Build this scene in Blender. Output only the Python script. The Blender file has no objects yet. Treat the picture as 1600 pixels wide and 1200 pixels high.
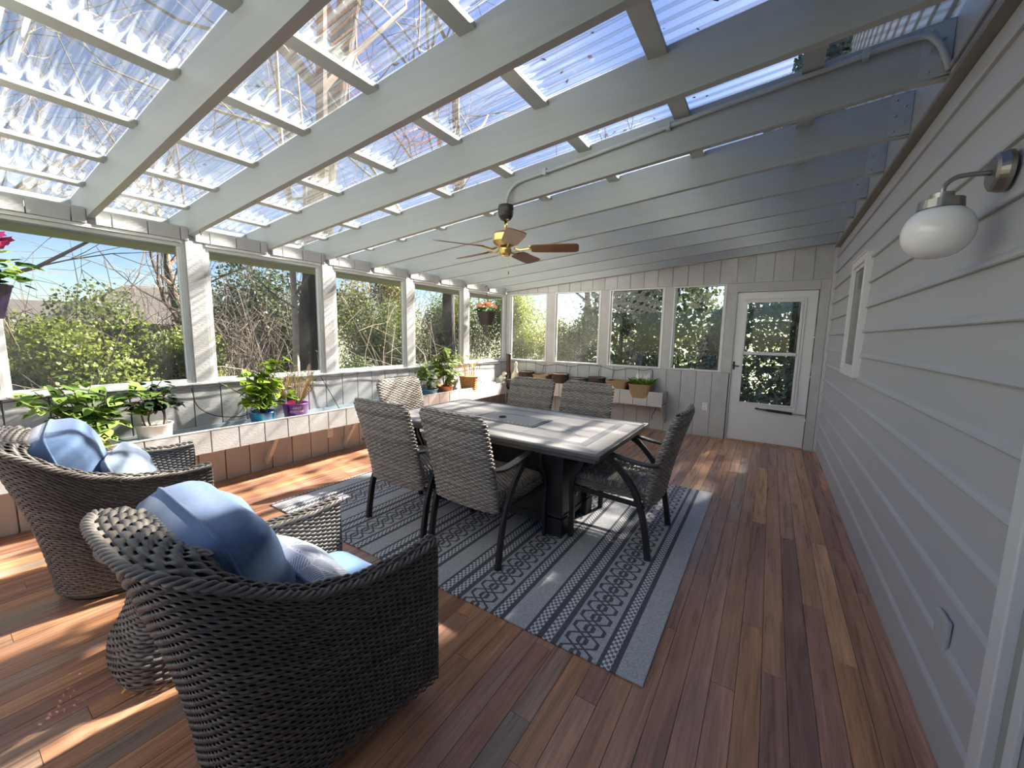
import bpy, math, random
import numpy as np
from mathutils import Vector, Matrix

# ------------------------------------------------------------------ camera, world, sun, exposure
SC = bpy.context.scene
COL = SC.collection
CAM_R = (0.8355514, 0.54911854, 0.01796317)
CAM_U = (-0.08262938, 0.093273, 0.99220589)
CAM_F = (-0.54316318, 0.83052331, -0.12330771)
CAM_P = (0.0, 0.0, 1.4174)
cd = bpy.data.cameras.new('camera'); cam = bpy.data.objects.new('camera', cd); COL.objects.link(cam)
cd.sensor_width = 36.0; cd.lens = 614.07 / 1600 * 36.0; cd.clip_start = 0.02; cd.clip_end = 500
cam.matrix_world = Matrix(((CAM_R[0], CAM_U[0], -CAM_F[0], CAM_P[0]), (CAM_R[1], CAM_U[1], -CAM_F[1], CAM_P[1]),
                           (CAM_R[2], CAM_U[2], -CAM_F[2], CAM_P[2]), (0, 0, 0, 1)))
SC.camera = cam
SUN_TO = Vector((0.27, 1.0, 0.80)).normalized()          # direction towards the sun
SUN_STRENGTH = 21.0
SKY_STRENGTH = 0.075
w = bpy.data.worlds.new('sky'); SC.world = w; w.use_nodes = True
nt = w.node_tree; nt.nodes.clear()
wo = nt.nodes.new('ShaderNodeOutputWorld'); bg = nt.nodes.new('ShaderNodeBackground'); sk = nt.nodes.new('ShaderNodeTexSky')
sk.sky_type = 'NISHITA'; sk.sun_disc = False
sk.sun_elevation = math.asin(SUN_TO.z); sk.sun_rotation = math.atan2(SUN_TO.x, SUN_TO.y)
sk.air_density = 1.0; sk.dust_density = 0.3; sk.ozone_density = 2.5
bg.inputs['Strength'].default_value = SKY_STRENGTH
hs = nt.nodes.new('ShaderNodeHueSaturation'); hs.inputs['Saturation'].default_value = 1.12; hs.inputs['Hue'].default_value = 0.512
nt.links.new(sk.outputs[0], hs.inputs['Color']); nt.links.new(hs.outputs[0], bg.inputs['Color']); nt.links.new(bg.outputs[0], wo.inputs['Surface'])
# the corrugated sheets fan the sunlight out along the room (their ridges run across it), so the sun is five close lamps in that plane
for i, dv in enumerate((-7.0, -3.5, 0.0, 3.5, 7.0)):
    sd = bpy.data.lights.new('sun', 'SUN'); sun = bpy.data.objects.new('sun', sd); COL.objects.link(sun)
    sd.energy = SUN_STRENGTH * (.15, .22, .26, .22, .15)[i]; sd.angle = math.radians(0.9); sd.color = (1.0, 0.92, 0.80)
    dvec = Matrix.Rotation(math.radians(dv), 3, 'X') @ SUN_TO
    sun.rotation_euler = dvec.to_track_quat('Z', 'Y').to_euler(); sun.location = (2, 12, 14)
vs = SC.view_settings
vs.view_transform = 'Standard'; vs.look = 'None'; vs.gamma = 1.0; vs.use_curve_mapping = False
vs.exposure = 1.5
SC.cycles.max_bounces = 6; SC.cycles.diffuse_bounces = 4; SC.cycles.glossy_bounces = 3; SC.cycles.transparent_max_bounces = 10
SC.cycles.caustics_reflective = False; SC.cycles.caustics_refractive = False

# ------------------------------------------------------------------ measures (metres)
XR, XL, YB = 0.598, -4.236, 6.255
YF = -1.6                                                   # end of the porch behind the camera
S = 0.602                                                   # rafter spacing
def zraf(x): return 2.2203 + 0.07926 * (x + 4.1687)         # underside of the rafters
RD = 0.230                                                  # rafter depth
GR = 0.2075                                                 # groove spacing of the board panelling
rng = np.random.default_rng(7); random.seed(7)

# ------------------------------------------------------------------ mesh helpers
class MB:
    def __init__(s): s.v = []; s.f = []; s.a = []
    def add(s, v, f, shade=0.5):
        n = len(s.v); s.v += [tuple(p) for p in v]; s.f += [tuple(i + n for i in q) for q in f]; s.a += [shade] * len(v)
        return s
    def box(s, x0, x1, y0, y1, z0, z1, M=None, shade=.5):
        v = [(x0,y0,z0),(x1,y0,z0),(x1,y1,z0),(x0,y1,z0),(x0,y0,z1),(x1,y0,z1),(x1,y1,z1),(x0,y1,z1)]
        if M is not None: v = [tuple(M @ Vector(p)) for p in v]
        return s.add(v, [(0,3,2,1),(4,5,6,7),(0,1,5,4),(1,2,6,5),(2,3,7,6),(3,0,4,7)], shade)
    def hexa(s, v): return s.add(v, [(0,3,2,1),(4,5,6,7),(0,1,5,4),(1,2,6,5),(2,3,7,6),(3,0,4,7)])
    def prism(s, poly, a, b, axis='y'):
        """poly: 2-D outline; extruded along axis from a to b"""
        n = len(poly)
        if axis == 'y': v = [(p, a, q) for p, q in poly] + [(p, b, q) for p, q in poly]
        elif axis == 'x': v = [(a, p, q) for p, q in poly] + [(b, p, q) for p, q in poly]
        else: v = [(p, q, a) for p, q in poly] + [(p, q, b) for p, q in poly]
        f = [tuple(range(n))[::-1], tuple(range(n, 2 * n))] + [(i, (i + 1) % n, n + (i + 1) % n, n + i) for i in range(n)]
        return s.add(v, f)
    def tube(s, pts, r, n=8, caps=True, flat=None, shade=.5, up=None):
        pts = [Vector(p) for p in pts]; m = len(pts)
        rr = r if hasattr(r, '__len__') else [r] * m
        vs_, fs = [], []
        u = None
        for i, p in enumerate(pts):
            t = (pts[min(i + 1, m - 1)] - pts[max(i - 1, 0)]).normalized()
            if up is not None: u = Vector(up)
            elif u is None: u = Vector((0, 0, 1)) if abs(t.z) < .9 else Vector((1, 0, 0))
            a = t.cross(u)
            a = a.normalized() if a.length > 1e-6 else t.orthogonal().normalized()
            u = a.cross(t).normalized()
            k1, k2 = (rr[i], rr[i]) if flat is None else flat
            for j in range(n):
                th = 2 * math.pi * (j + .5) / n
                c, q = math.cos(th), math.sin(th)
                if flat is not None and n == 4: c, q = math.copysign(1, c), math.copysign(1, q)
                vs_.append(p + a * (c * k1) + u * (q * k2))
        for i in range(m - 1):
            for j in range(n):
                fs.append((i * n + j, i * n + (j + 1) % n, (i + 1) * n + (j + 1) % n, (i + 1) * n + j))
        if caps: fs += [tuple(range(n))[::-1], tuple(range((m - 1) * n, m * n))]
        return s.add(vs_, fs, shade)
    def lathe(s, prof, n=24, c=(0, 0, 0), M=None, sq=None):
        vs_, fs = [], []
        for r, z in prof:
            for j in range(n):
                th = 2 * math.pi * j / n; cx, cy = math.cos(th), math.sin(th)
                if sq:
                    k = 1 / max((abs(cx) ** sq + abs(cy) ** sq) ** (1 / sq), 1e-6); cx, cy = cx * k, cy * k
                p = Vector((c[0] + r * cx, c[1] + r * cy, c[2] + z)); vs_.append(M @ p if M is not None else p)
        for i in range(len(prof) - 1):
            for j in range(n):
                fs.append((i * n + j, i * n + (j + 1) % n, (i + 1) * n + (j + 1) % n, (i + 1) * n + j))
        if prof[0][0] > 1e-5: fs.append(tuple(range(n))[::-1])
        if prof[-1][0] > 1e-5: fs.append(tuple(range((len(prof) - 1) * n, len(prof) * n)))
        return s.add(vs_, fs)
    def mesh(s, name, smooth=False):
        me = bpy.data.meshes.new(name); me.from_pydata(s.v, [], s.f)
        if any(x != .5 for x in s.a):
            at = me.attributes.new('shade', 'FLOAT', 'POINT'); at.data.foreach_set('value', s.a)
        if smooth: me.polygons.foreach_set('use_smooth', [True] * len(me.polygons))
        me.update(); return me
    def build(s, name, mat, parent=None, smooth=False, bevel=0, **k):
        return link(name, s.mesh(name, smooth), mat, parent, bevel=bevel, **k)

def link(name, me, mat=None, parent=None, loc=None, rot=None, scale=None, bevel=0, weld=False):
    o = bpy.data.objects.new(name, me); COL.objects.link(o)
    if mat is not None and me is not None and not me.materials: me.materials.append(mat)
    if parent is not None: o.parent = parent
    if loc is not None: o.location = loc
    if rot is not None: o.rotation_euler = rot
    if scale is not None: o.scale = scale
    if bevel:
        b = o.modifiers.new('bevel', 'BEVEL'); b.width = bevel; b.segments = 2; b.limit_method = 'ANGLE'
    return o
def np_mesh(name, V, Q, shade=None, smooth=True):
    """V (n,3) float, Q (m,4) int quads"""
    V = np.ascontiguousarray(V, dtype=np.float32); Q = np.ascontiguousarray(Q, dtype=np.int32)
    me = bpy.data.meshes.new(name); k = Q.shape[1]
    me.vertices.add(len(V)); me.vertices.foreach_set('co', V.ravel())
    me.loops.add(Q.size); me.loops.foreach_set('vertex_index', Q.ravel())
    me.polygons.add(len(Q)); me.polygons.foreach_set('loop_start', np.arange(0, Q.size, k, dtype=np.int32))
    if smooth: me.polygons.foreach_set('use_smooth', np.ones(len(Q), dtype=bool))
    if shade is not None:
        at = me.attributes.new('shade', 'FLOAT', 'POINT'); at.data.foreach_set('value', np.ascontiguousarray(shade, dtype=np.float32))
    me.update(calc_edges=True); me.validate(); return me
def empty(name, loc=(0, 0, 0), rotz=0, parent=None):
    o = bpy.data.objects.new(name, None); COL.objects.link(o); o.location = loc; o.rotation_euler = (0, 0, rotz)
    o.empty_display_size = .05
    if parent: o.parent = parent
    return o
def tag(o, label, cat, group=None):
    o['label'] = label; o['category'] = cat
    if group: o['group'] = group
    return o
def struct(o, label=None):
    o['kind'] = 'structure'
    if label: o['label'] = label
    return o
def dup(o, parent=None, **kw):
    c = o.copy(); COL.objects.link(c)
    if parent is not None: c.parent = parent
    for k in kw: setattr(c, k, kw[k])
    for ch in list(o.children): dup(ch, c)
    return c

# ------------------------------------------------------------------ materials
def newmat(name):
    m = bpy.data.materials.new(name); m.use_nodes = True; n = m.node_tree; n.nodes.clear()
    return m, n, (lambda t: n.nodes.new('ShaderNode' + t)), n.links.new
def setin(node, **k):
    for a, v in k.items(): node.inputs[a.replace('_', ' ')].default_value = v
def pm(name, col, rough=.5, metal=0.0, var=.12, scale=(6, 6, 6), bump=0.0, bscale=None, rand=0.0, shade=0.0, spec=.5, detail=4, warm=None, coord='pos', sheen=0.0, coat=0.0, bdist=.004):
    m, n, N, L = newmat(name)
    out = N('OutputMaterial'); p = N('BsdfPrincipled'); L(p.outputs[0], out.inputs[0])
    p.inputs['Roughness'].default_value = rough; p.inputs['Metallic'].default_value = metal; p.inputs['Specular IOR Level'].default_value = spec
    if sheen: p.inputs['Sheen Weight'].default_value = sheen
    if coat: p.inputs['Coat Weight'].default_value = coat
    if coord == 'pos': g = N('NewGeometry'); src = g.outputs['Position']
    else: g = N('TexCoord'); src = g.outputs['Object']
    oi = N('ObjectInfo')
    ad = N('VectorMath'); ad.operation = 'MULTIPLY_ADD'
    cb = N('CombineXYZ')
    for i in range(3):
        mm = N('Math'); mm.operation = 'MULTIPLY'; mm.inputs[1].default_value = (3.7, 9.1, 5.3)[i]; L(oi.outputs['Random'], mm.inputs[0]); L(mm.outputs[0], cb.inputs[i])
    L(src, ad.inputs[0]); ad.inputs[1].default_value = scale; L(cb.outputs[0], ad.inputs[2])
    nz = N('TexNoise'); setin(nz, Scale=1.0, Detail=detail, Roughness=.6); L(ad.outputs[0], nz.inputs['Vector'])
    mr = N('MapRange'); setin(mr, From_Min=.25, From_Max=.75, To_Min=1 - var, To_Max=1 + var); L(nz.outputs[0], mr.inputs[0]); val = mr.outputs[0]
    if rand:
        r2 = N('MapRange'); setin(r2, To_Min=1 - rand, To_Max=1 + rand); L(oi.outputs['Random'], r2.inputs[0])
        mu = N('Math'); mu.operation = 'MULTIPLY'; L(val, mu.inputs[0]); L(r2.outputs[0], mu.inputs[1]); val = mu.outputs[0]
    if shade:
        at = N('Attribute'); at.attribute_name = 'shade'
        r2 = N('MapRange'); setin(r2, To_Min=1 - shade, To_Max=1 + shade); L(at.outputs['Fac'], r2.inputs[0])
        mu = N('Math'); mu.operation = 'MULTIPLY'; L(val, mu.inputs[0]); L(r2.outputs[0], mu.inputs[1]); val = mu.outputs[0]
    c1 = N('RGB'); c1.outputs[0].default_value = (*col, 1); csrc = c1.outputs[0]
    if warm is not None:
        mx = N('MixRGB'); mx.inputs[1].default_value = (*col, 1); mx.inputs[2].default_value = (*warm, 1)
        n3 = N('TexNoise'); setin(n3, Scale=.6, Detail=2.0); L(ad.outputs[0], n3.inputs['Vector'])
        rr = N('MapRange'); setin(rr, From_Min=.38, From_Max=.62); L(n3.outputs[0], rr.inputs[0]); L(rr.outputs[0], mx.inputs[0]); csrc = mx.outputs[0]
    vm = N('VectorMath'); vm.operation = 'SCALE'; L(csrc, vm.inputs[0]); L(val, vm.inputs['Scale'])
    L(vm.outputs[0], p.inputs['Base Color'])
    if bump:
        b = N('Bump'); b.inputs['Strength'].default_value = bump; b.inputs['Distance'].default_value = bdist
        if bscale is not None:
            a2 = N('VectorMath'); a2.operation = 'MULTIPLY'; L(src, a2.inputs[0]); a2.inputs[1].default_value = bscale
            n2 = N('TexNoise'); setin(n2, Scale=1.0, Detail=3.0); L(a2.outputs[0], n2.inputs['Vector']); L(n2.outputs[0], b.inputs['Height'])
        else: L(nz.outputs[0], b.inputs['Height'])
        L(b.outputs[0], p.inputs['Normal'])
    return m

M = {}
M['board'] = pm('rough_sawn_grey_paint', (.475, .475, .475), .75, var=.10, scale=(5, 5, 5), bump=.8, bscale=(40, 40, 160), rand=.05, bdist=.003, warm=(.445, .45, .455))
M['boardh'] = M['board']
M['rafter'] = pm('pale_grey_paint', (.36, .385, .378), .5, var=.06, scale=(1.2, 6, 30), bump=.25, bscale=(4, 60, 60), rand=.035, bdist=.002)
M['trimgrey'] = pm('grey_trim_paint', (.52, .53, .53), .5, var=.05, scale=(8, 8, 3), bump=.15)
M['frame'] = pm('white_grey_window_frame', (.62, .64, .645), .4, var=.04)
M['white'] = pm('white_door_paint', (.66, .66, .67), .35, var=.025, bump=.03)
M['siding'] = pm('grey_vinyl_siding', (.42, .43, .45), .5, var=.03, scale=(2, 1, 6), bump=.12, bscale=(60, 8, 90), bdist=.001)
M['ledgertrim'] = pm('grey_brown_ledger_trim', (.20, .185, .165), .6, var=.15)
M['darktrim'] = pm('brown_flashing', (.13, .11, .095), .6, var=.2)
M['blackmetal'] = pm('black_metal', (.012, .012, .013), .4, var=.2)
M['bronze'] = pm('dark_bronze_metal', (.035, .033, .033), .42, metal=.3, var=.15)
M['galv'] = pm('painted_conduit', (.40, .43, .43), .45, metal=.0, var=.1)
M['brass'] = pm('antique_brass', (.62, .46, .18), .28, metal=1, var=.15, scale=(30, 30, 5))
M['nickel'] = pm('brushed_nickel', (.33, .31, .29), .33, metal=1, var=.12, scale=(10, 10, 80))
M['opal'] = pm('opal_glass', (.80, .80, .80), .12, var=.01, coat=.3)
M['plastic'] = pm('white_plastic', (.78, .78, .77), .4, var=.02)
M['black'] = pm('black_plastic', (.01, .01, .01), .5, var=.1)
M['wicker'] = pm('taupe_grey_resin_wicker', (.135, .122, .11), .48, var=.12, scale=(25, 25, 25), shade=.38)
M['wickerd'] = pm('grey_brown_resin_wicker', (.25, .22, .19), .45, var=.14, scale=(30, 30, 30), shade=.45)
M['liner'] = pm('black_light_stop', (.018, .016, .015), .9, var=.1)  # for the added sheet that keeps light from passing the armchair weave
M['blade'] = pm('walnut_blade', (.17, .075, .035), .4, var=.3, scale=(6, 6, 60))
M['blue'] = pm('denim_blue_fabric', (.085, .15, .285), .9, var=.14, scale=(60, 60, 60), bump=.4, bscale=(500, 500, 500), sheen=.3, bdist=.001)
M['paleblue'] = pm('pale_blue_fabric', (.20, .255, .345), .9, var=.10, scale=(40, 40, 40), bump=.4, bscale=(400, 400, 400), sheen=.3, bdist=.001)
M['sky'] = pm('light_blue_fabric', (.125, .225, .40), .9, var=.07, scale=(40, 40, 40), bump=.3, bscale=(500, 500, 500), sheen=.2, bdist=.001)
M['slate'] = pm('grey_slate_tile', (.34, .325, .32), .38, var=.10, scale=(9, 9, 9), bump=.15, rand=.06)
M['slated'] = pm('dark_slate_band', (.19, .19, .21), .35, var=.12, scale=(14, 14, 14), bump=.1)
M['tabmetal'] = pm('charcoal_table_metal', (.085, .085, .092), .38, metal=.25, var=.1)
M['tabbase'] = pm('near_black_table_base', (.022, .022, .024), .5, var=.15)
M['soil'] = pm('potting_soil', (.035, .022, .014), 1, var=.5, scale=(80, 80, 80), bump=1)
M['terra'] = pm('terracotta', (.42, .16, .075), .8, var=.15)
M['teal'] = pm('teal_glaze', (.08, .22, .32), .25, var=.2)
M['whitepot'] = pm('white_ceramic', (.72, .69, .65), .3, var=.04)
M['purple'] = pm('purple_plastic', (.17, .035, .28), .35, var=.1)
M['yellow'] = pm('yellow_glaze', (.72, .40, .04), .3, var=.12)
M['bluepot'] = pm('cobalt_and_turquoise_glaze', (.015, .05, .36), .2, var=.3, scale=(18, 18, 14), warm=(.02, .32, .50))
M['basket'] = pm('tan_basket_weave', (.42, .235, .085), .7, var=.45, scale=(60, 60, 90), bump=1, bscale=(90, 90, 140))
M['brownb'] = pm('dark_brown_weave', (.075, .045, .03), .6, var=.5, scale=(110, 110, 90), bump=1, bscale=(120, 120, 120))
M['tanpot'] = pm('tan_tapered_planter', (.30, .20, .11), .7, var=.2, scale=(60, 60, 8), bump=.6, bscale=(150, 150, 8))
M['greyb'] = pm('grey_enamel', (.30, .30, .31), .5, var=.1)
M['hang'] = pm('black_hanging_pot', (.02, .018, .022), .5, var=.15)
M['hangp'] = pm('dark_purple_hanging_pot', (.02, .012, .045), .45, var=.15)
M['bark'] = pm('brown_bark', (.10, .075, .055), .95, var=.4, scale=(12, 12, 3), bump=1, bscale=(30, 30, 6), bdist=.03)
M['barkd'] = pm('dark_furrowed_bark', (.035, .030, .027), .95, var=.45, scale=(14, 14, 2.5), bump=1, bscale=(26, 26, 4), bdist=.04)
M['birch'] = pm('pale_pinkish_bark', (.44, .34, .28), .85, var=.3, scale=(10, 10, 14), bump=.5)
M['twig'] = pm('grey_brown_twig', (.115, .088, .07), .9, var=.3, shade=.5)
M['twigp'] = pm('pale_dry_vine', (.20, .165, .13), .9, var=.25, shade=.4)
M['stem'] = pm('brown_plant_stem', (.16, .085, .045), .8, var=.25)
M['stemg'] = pm('straw_stem', (.35, .24, .11), .8, var=.25, shade=.4)
M['redtag'] = pm('red_print', (.45, .03, .07), .5, var=.05)
M['darktag'] = pm('dark_purple_card', (.045, .015, .08), .5, var=.05)
M['ivory'] = pm('white_print', (.78, .76, .78), .5, var=.02)
M['planterin'] = pm('pale_blue_grey_planter_liner', (.47, .55, .60), .5, var=.08, scale=(6, 3, 6))
M['underplanter'] = M['board']
M['vase'] = pm('brown_lacquer_carving', (.045, .02, .014), .35, var=.4, scale=(40, 40, 10), bump=.6)
M['cream'] = pm('cream_stone_ornament', (.62, .56, .44), .6, var=.25, scale=(20, 20, 20))
M['houseroof'] = pm('brown_grey_shingles', (.024, .020, .018), .9, var=.25, scale=(3, 3, 8), bump=.4)
M['housewall'] = pm('tan_house_siding', (.085, .068, .058), .8, var=.08)
M['housewin'] = pm('dark_house_glass', (.03, .04, .05), .1, var=.05)
M['ground'] = pm('spring_lawn_and_leaf_litter', (.05, .08, .018), 1, var=.35, scale=(3, 3, 3), bump=.6, warm=(.075, .055, .035), detail=6)
M['greydoor'] = pm('grey_green_door_panel', (.30, .32, .30), .45, var=.04)
M['litter'] = pm('fallen_leaf', (.05, .022, .012), .9, var=.4)
M['pink'] = pm('magenta_petal', (.62, .03, .24), .6, var=.15)
M['orange'] = pm('salmon_petal', (.80, .33, .16), .6, var=.25, rand=.25)
M['whitefl'] = pm('white_flower', (.85, .85, .82), .6, var=.05)
M['string'] = pm('black_cable', (.012, .012, .012), .6, var=.1)

def leafmat(name, col, col2, trans=.35, rough=.5, shade=.45, spec=.3):
    m, n, N, L = newmat(name)
    out = N('OutputMaterial'); p = N('BsdfPrincipled'); t = N('BsdfTranslucent'); mx = N('MixShader'); at = N('Attribute'); at.attribute_name = 'shade'; oi = N('ObjectInfo')
    g = N('NewGeometry'); nz = N('TexNoise'); setin(nz, Scale=1.3, Detail=2.0); L(g.outputs['Position'], nz.inputs['Vector'])
    a = N('Math'); a.operation = 'MULTIPLY_ADD'; a.inputs[1].default_value = .6; L(oi.outputs['Random'], a.inputs[0])
    mr = N('MapRange'); setin(mr, From_Min=.3, From_Max=.7, To_Min=-.2, To_Max=.5); L(nz.outputs[0], mr.inputs[0]); L(mr.outputs[0], a.inputs[2])
    a2 = N('Math'); a2.operation = 'MULTIPLY_ADD'; a2.inputs[1].default_value = .6; L(at.outputs['Fac'], a2.inputs[0]); L(a.outputs[0], a2.inputs[2]); a2.use_clamp = True
    c = N('MixRGB'); c.inputs[1].default_value = (*col, 1); c.inputs[2].default_value = (*col2, 1); L(a2.outputs[0], c.inputs[0])
    L(c.outputs[0], p.inputs['Base Color']); p.inputs['Roughness'].default_value = rough; p.inputs['Specular IOR Level'].default_value = spec
    L(c.outputs[0], t.inputs['Color']); mx.inputs[0].default_value = trans
    L(p.outputs[0], mx.inputs[1]); L(t.outputs[0], mx.inputs[2]); L(mx.outputs[0], out.inputs[0]); return m
M['leafvine'] = leafmat('light_green_vine_leaf', (.16, .28, .05), (.40, .55, .14), .4)
M['leafdark'] = leafmat('dark_glossy_leaf', (.012, .03, .012), (.03, .06, .03), .12, .3, spec=.5)
M['leaflime'] = leafmat('lime_green_leaf', (.13, .27, .02), (.42, .56, .05), .45)
M['leafmid'] = leafmat('fresh_green_leaf', (.14, .26, .06), (.45, .55, .16), .4)
M['leafhang'] = leafmat('deep_green_leaf', (.02, .06, .015), (.10, .22, .03), .3)
M['fbright'] = leafmat('yellow_green_foliage', (.06, .10, .016), (.24, .275, .05), .38)
M['fmid'] = leafmat('mid_green_foliage', (.03, .058, .012), (.15, .18, .04), .36)
M['fdark'] = leafmat('dark_green_foliage', (.013, .03, .010), (.065, .10, .03), .3)
M['fspruce'] = leafmat('blue_green_spruce_needles', (.016, .036, .028), (.085, .14, .11), .2)
M['folive'] = leafmat('olive_brown_foliage', (.06, .065, .02), (.22, .20, .06), .3)

def wood():
    m, n, N, L = newmat('mixed_brown_hardwood_deck')
    out = N('OutputMaterial'); p = N('BsdfPrincipled'); L(p.outputs[0], out.inputs[0])
    g = N('NewGeometry'); oi = N('ObjectInfo')
    cb = N('CombineXYZ'); mm = N('Math'); mm.operation = 'MULTIPLY'; mm.inputs[1].default_value = 57.0; L(oi.outputs['Random'], mm.inputs[0]); L(mm.outputs[0], cb.inputs[0]); L(mm.outputs[0], cb.inputs[1])
    ad = N('VectorMath'); ad.operation = 'ADD'; L(g.outputs['Position'], ad.inputs[0]); L(cb.outputs[0], ad.inputs[1])
    def nz(sc, det=4, dist=0):
        s = N('VectorMath'); s.operation = 'MULTIPLY'; s.inputs[1].default_value = sc; L(ad.outputs[0], s.inputs[0])
        t = N('TexNoise'); setin(t, Scale=1.0, Detail=det, Roughness=.65, Distortion=dist); L(s.outputs[0], t.inputs['Vector']); return t
    ramp = N('ValToRGB'); cr = ramp.color_ramp; cr.interpolation = 'LINEAR'
    cols = [(.0, (.44, .225, .125)), (.12, (.52, .255, .13)), (.25, (.31, .155, .105)), (.38, (.58, .31, .165)), (.5, (.39, .20, .14)), (.62, (.26, .135, .11)), (.72, (.48, .235, .125)), (.82, (.29, .235, .18)), (.9, (.50, .25, .15)), (1.0, (.36, .20, .15))]
    cr.elements[0].position = 0; cr.elements[0].color = (*cols[0][1], 1); cr.elements[1].position = 1; cr.elements[1].color = (*cols[-1][1], 1)
    for pz, c in cols[1:-1]:
        e = cr.elements.new(pz); e.color = (*c, 1)
    L(oi.outputs['Random'], ramp.inputs[0])
    g1 = nz((38, 1.6, 8), 5, .6); g2 = nz((150, 5, 30), 3); g3 = nz((9, .8, 3), 3, 1.0)
    def rng_(t, a, b, lo=.3, hi=.7):
        r = N('MapRange'); setin(r, From_Min=lo, From_Max=hi, To_Min=a, To_Max=b); L(t.outputs[0], r.inputs[0]); return r.outputs[0]
    m1 = N('Math'); m1.operation = 'MULTIPLY'; L(rng_(g1, .66, 1.3), m1.inputs[0]); L(rng_(g2, .82, 1.15), m1.inputs[1])
    m2 = N('Math'); m2.operation = 'MULTIPLY'; L(m1.outputs[0], m2.inputs[0]); L(rng_(g3, .78, 1.22), m2.inputs[1])
    v = N('VectorMath'); v.operation = 'SCALE'; L(ramp.outputs[0], v.inputs[0]); L(m2.outputs[0], v.inputs['Scale'])
    L(v.outputs[0], p.inputs['Base Color'])
    L(rng_(g1, .24, .36), p.inputs['Roughness']); p.inputs['Specular IOR Level'].default_value = .5
    b = N('Bump'); b.inputs['Strength'].default_value = .25; b.inputs['Distance'].default_value = .0015; L(g2.outputs[0], b.inputs['Height']); L(b.outputs[0], p.inputs['Normal'])
    return m
M['deck'] = wood()

def glass(name, dust=.05, tint=(.93, .95, .95)):
    m, n, N, L = newmat(name)
    out = N('OutputMaterial'); tr = N('BsdfTransparent'); tr.inputs[0].default_value = (*tint, 1)
    gl = N('BsdfGlossy'); gl.inputs['Roughness'].default_value = .01; df = N('BsdfDiffuse'); df.inputs[0].default_value = (.75, .76, .78, 1); tl = N('BsdfTranslucent'); tl.inputs[0].default_value = (.75, .76, .78, 1)
    dm = N('MixShader'); dm.inputs[0].default_value = .5; L(df.outputs[0], dm.inputs[1]); L(tl.outputs[0], dm.inputs[2])
    g = N('NewGeometry'); nz = N('TexNoise'); setin(nz, Scale=2.2, Detail=5.0, Roughness=.7); L(g.outputs['Position'], nz.inputs['Vector'])
    mr = N('MapRange'); setin(mr, From_Min=.3, From_Max=.75, To_Min=dust * .4, To_Max=dust * 1.8); L(nz.outputs[0], mr.inputs[0])
    m1 = N('MixShader'); L(mr.outputs[0], m1.inputs[0]); L(tr.outputs[0], m1.inputs[1]); L(dm.outputs[0], m1.inputs[2])
    fr = N('Fresnel'); fr.inputs[0].default_value = 1.5
    m2 = N('MixShader'); L(fr.outputs[0], m2.inputs[0]); L(m1.outputs[0], m2.inputs[1]); L(gl.outputs[0], m2.inputs[2]); L(m2.outputs[0], out.inputs[0]); return m
M['glass'] = glass('dusty_window_glass', .055)
M['glassd'] = glass('door_glass', .02)

def poly():
    """weathered clear corrugated sheet: clear plastic, dirt streaks down the slope, more haze when seen edge on"""
    m, n, N, L = newmat('weathered_clear_corrugated_plastic')
    out = N('OutputMaterial'); tr = N('BsdfTransparent'); tr.inputs[0].default_value = (.95, .96, .97, 1)
    gl = N('BsdfGlossy'); gl.inputs['Roughness'].default_value = .12
    df = N('BsdfDiffuse'); df.inputs[0].default_value = (.42, .42, .41, 1); tl = N('BsdfTranslucent'); tl.inputs[0].default_value = (.42, .42, .415, 1)
    dm = N('MixShader'); dm.inputs[0].default_value = .6; L(df.outputs[0], dm.inputs[1]); L(tl.outputs[0], dm.inputs[2])
    g = N('NewGeometry')
    def nz(sc, det):
        s = N('VectorMath'); s.operation = 'MULTIPLY'; s.inputs[1].default_value = sc; L(g.outputs['Position'], s.inputs[0])
        t = N('TexNoise'); setin(t, Scale=1.0, Detail=det, Roughness=.65); L(s.outputs[0], t.inputs['Vector']); return t
    def rg(src, a, b, lo, hi):
        r = N('MapRange'); setin(r, From_Min=lo, From_Max=hi, To_Min=a, To_Max=b); L(src, r.inputs[0]); return r.outputs[0]
    st = nz((1.1, 46, 1), 4); bl = nz((1.6, 1.3, 1), 4); sp = nz((22, 30, 1), 3)
    lw = N('LayerWeight'); lw.inputs[0].default_value = .35
    def op(o, a, b):
        k = N('Math'); k.operation = o
        for i, x in enumerate((a, b)):
            if isinstance(x, (int, float)): k.inputs[i].default_value = x
            else: L(x, k.inputs[i])
        return k.outputs[0]
    streak = rg(st.outputs[0], 0.0, .14, .42, .72)
    blot = rg(bl.outputs[0], .25, 1.5, .35, .68)
    spk = rg(sp.outputs[0], 0, .45, .64, .76)
    fac = op('ADD', op('MULTIPLY', streak, blot), op('MULTIPLY', spk, .5))
    fac = op('ADD', fac, op('MULTIPLY', op('POWER', lw.outputs['Facing'], 2.2), .26))
    fac = op('ADD', fac, .03)
    fac = op('MINIMUM', fac, .85)
    m1 = N('MixShader'); L(fac, m1.inputs[0]); L(tr.outputs[0], m1.inputs[1]); L(dm.outputs[0], m1.inputs[2])
    fr = N('Fresnel'); fr.inputs[0].default_value = 1.45
    m2 = N('MixShader'); L(op('MULTIPLY', fr.outputs[0], .35), m2.inputs[0]); L(m1.outputs[0], m2.inputs[1]); L(gl.outputs[0], m2.inputs[2]); L(m2.outputs[0], out.inputs[0]); return m
M['poly'] = poly()

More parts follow.
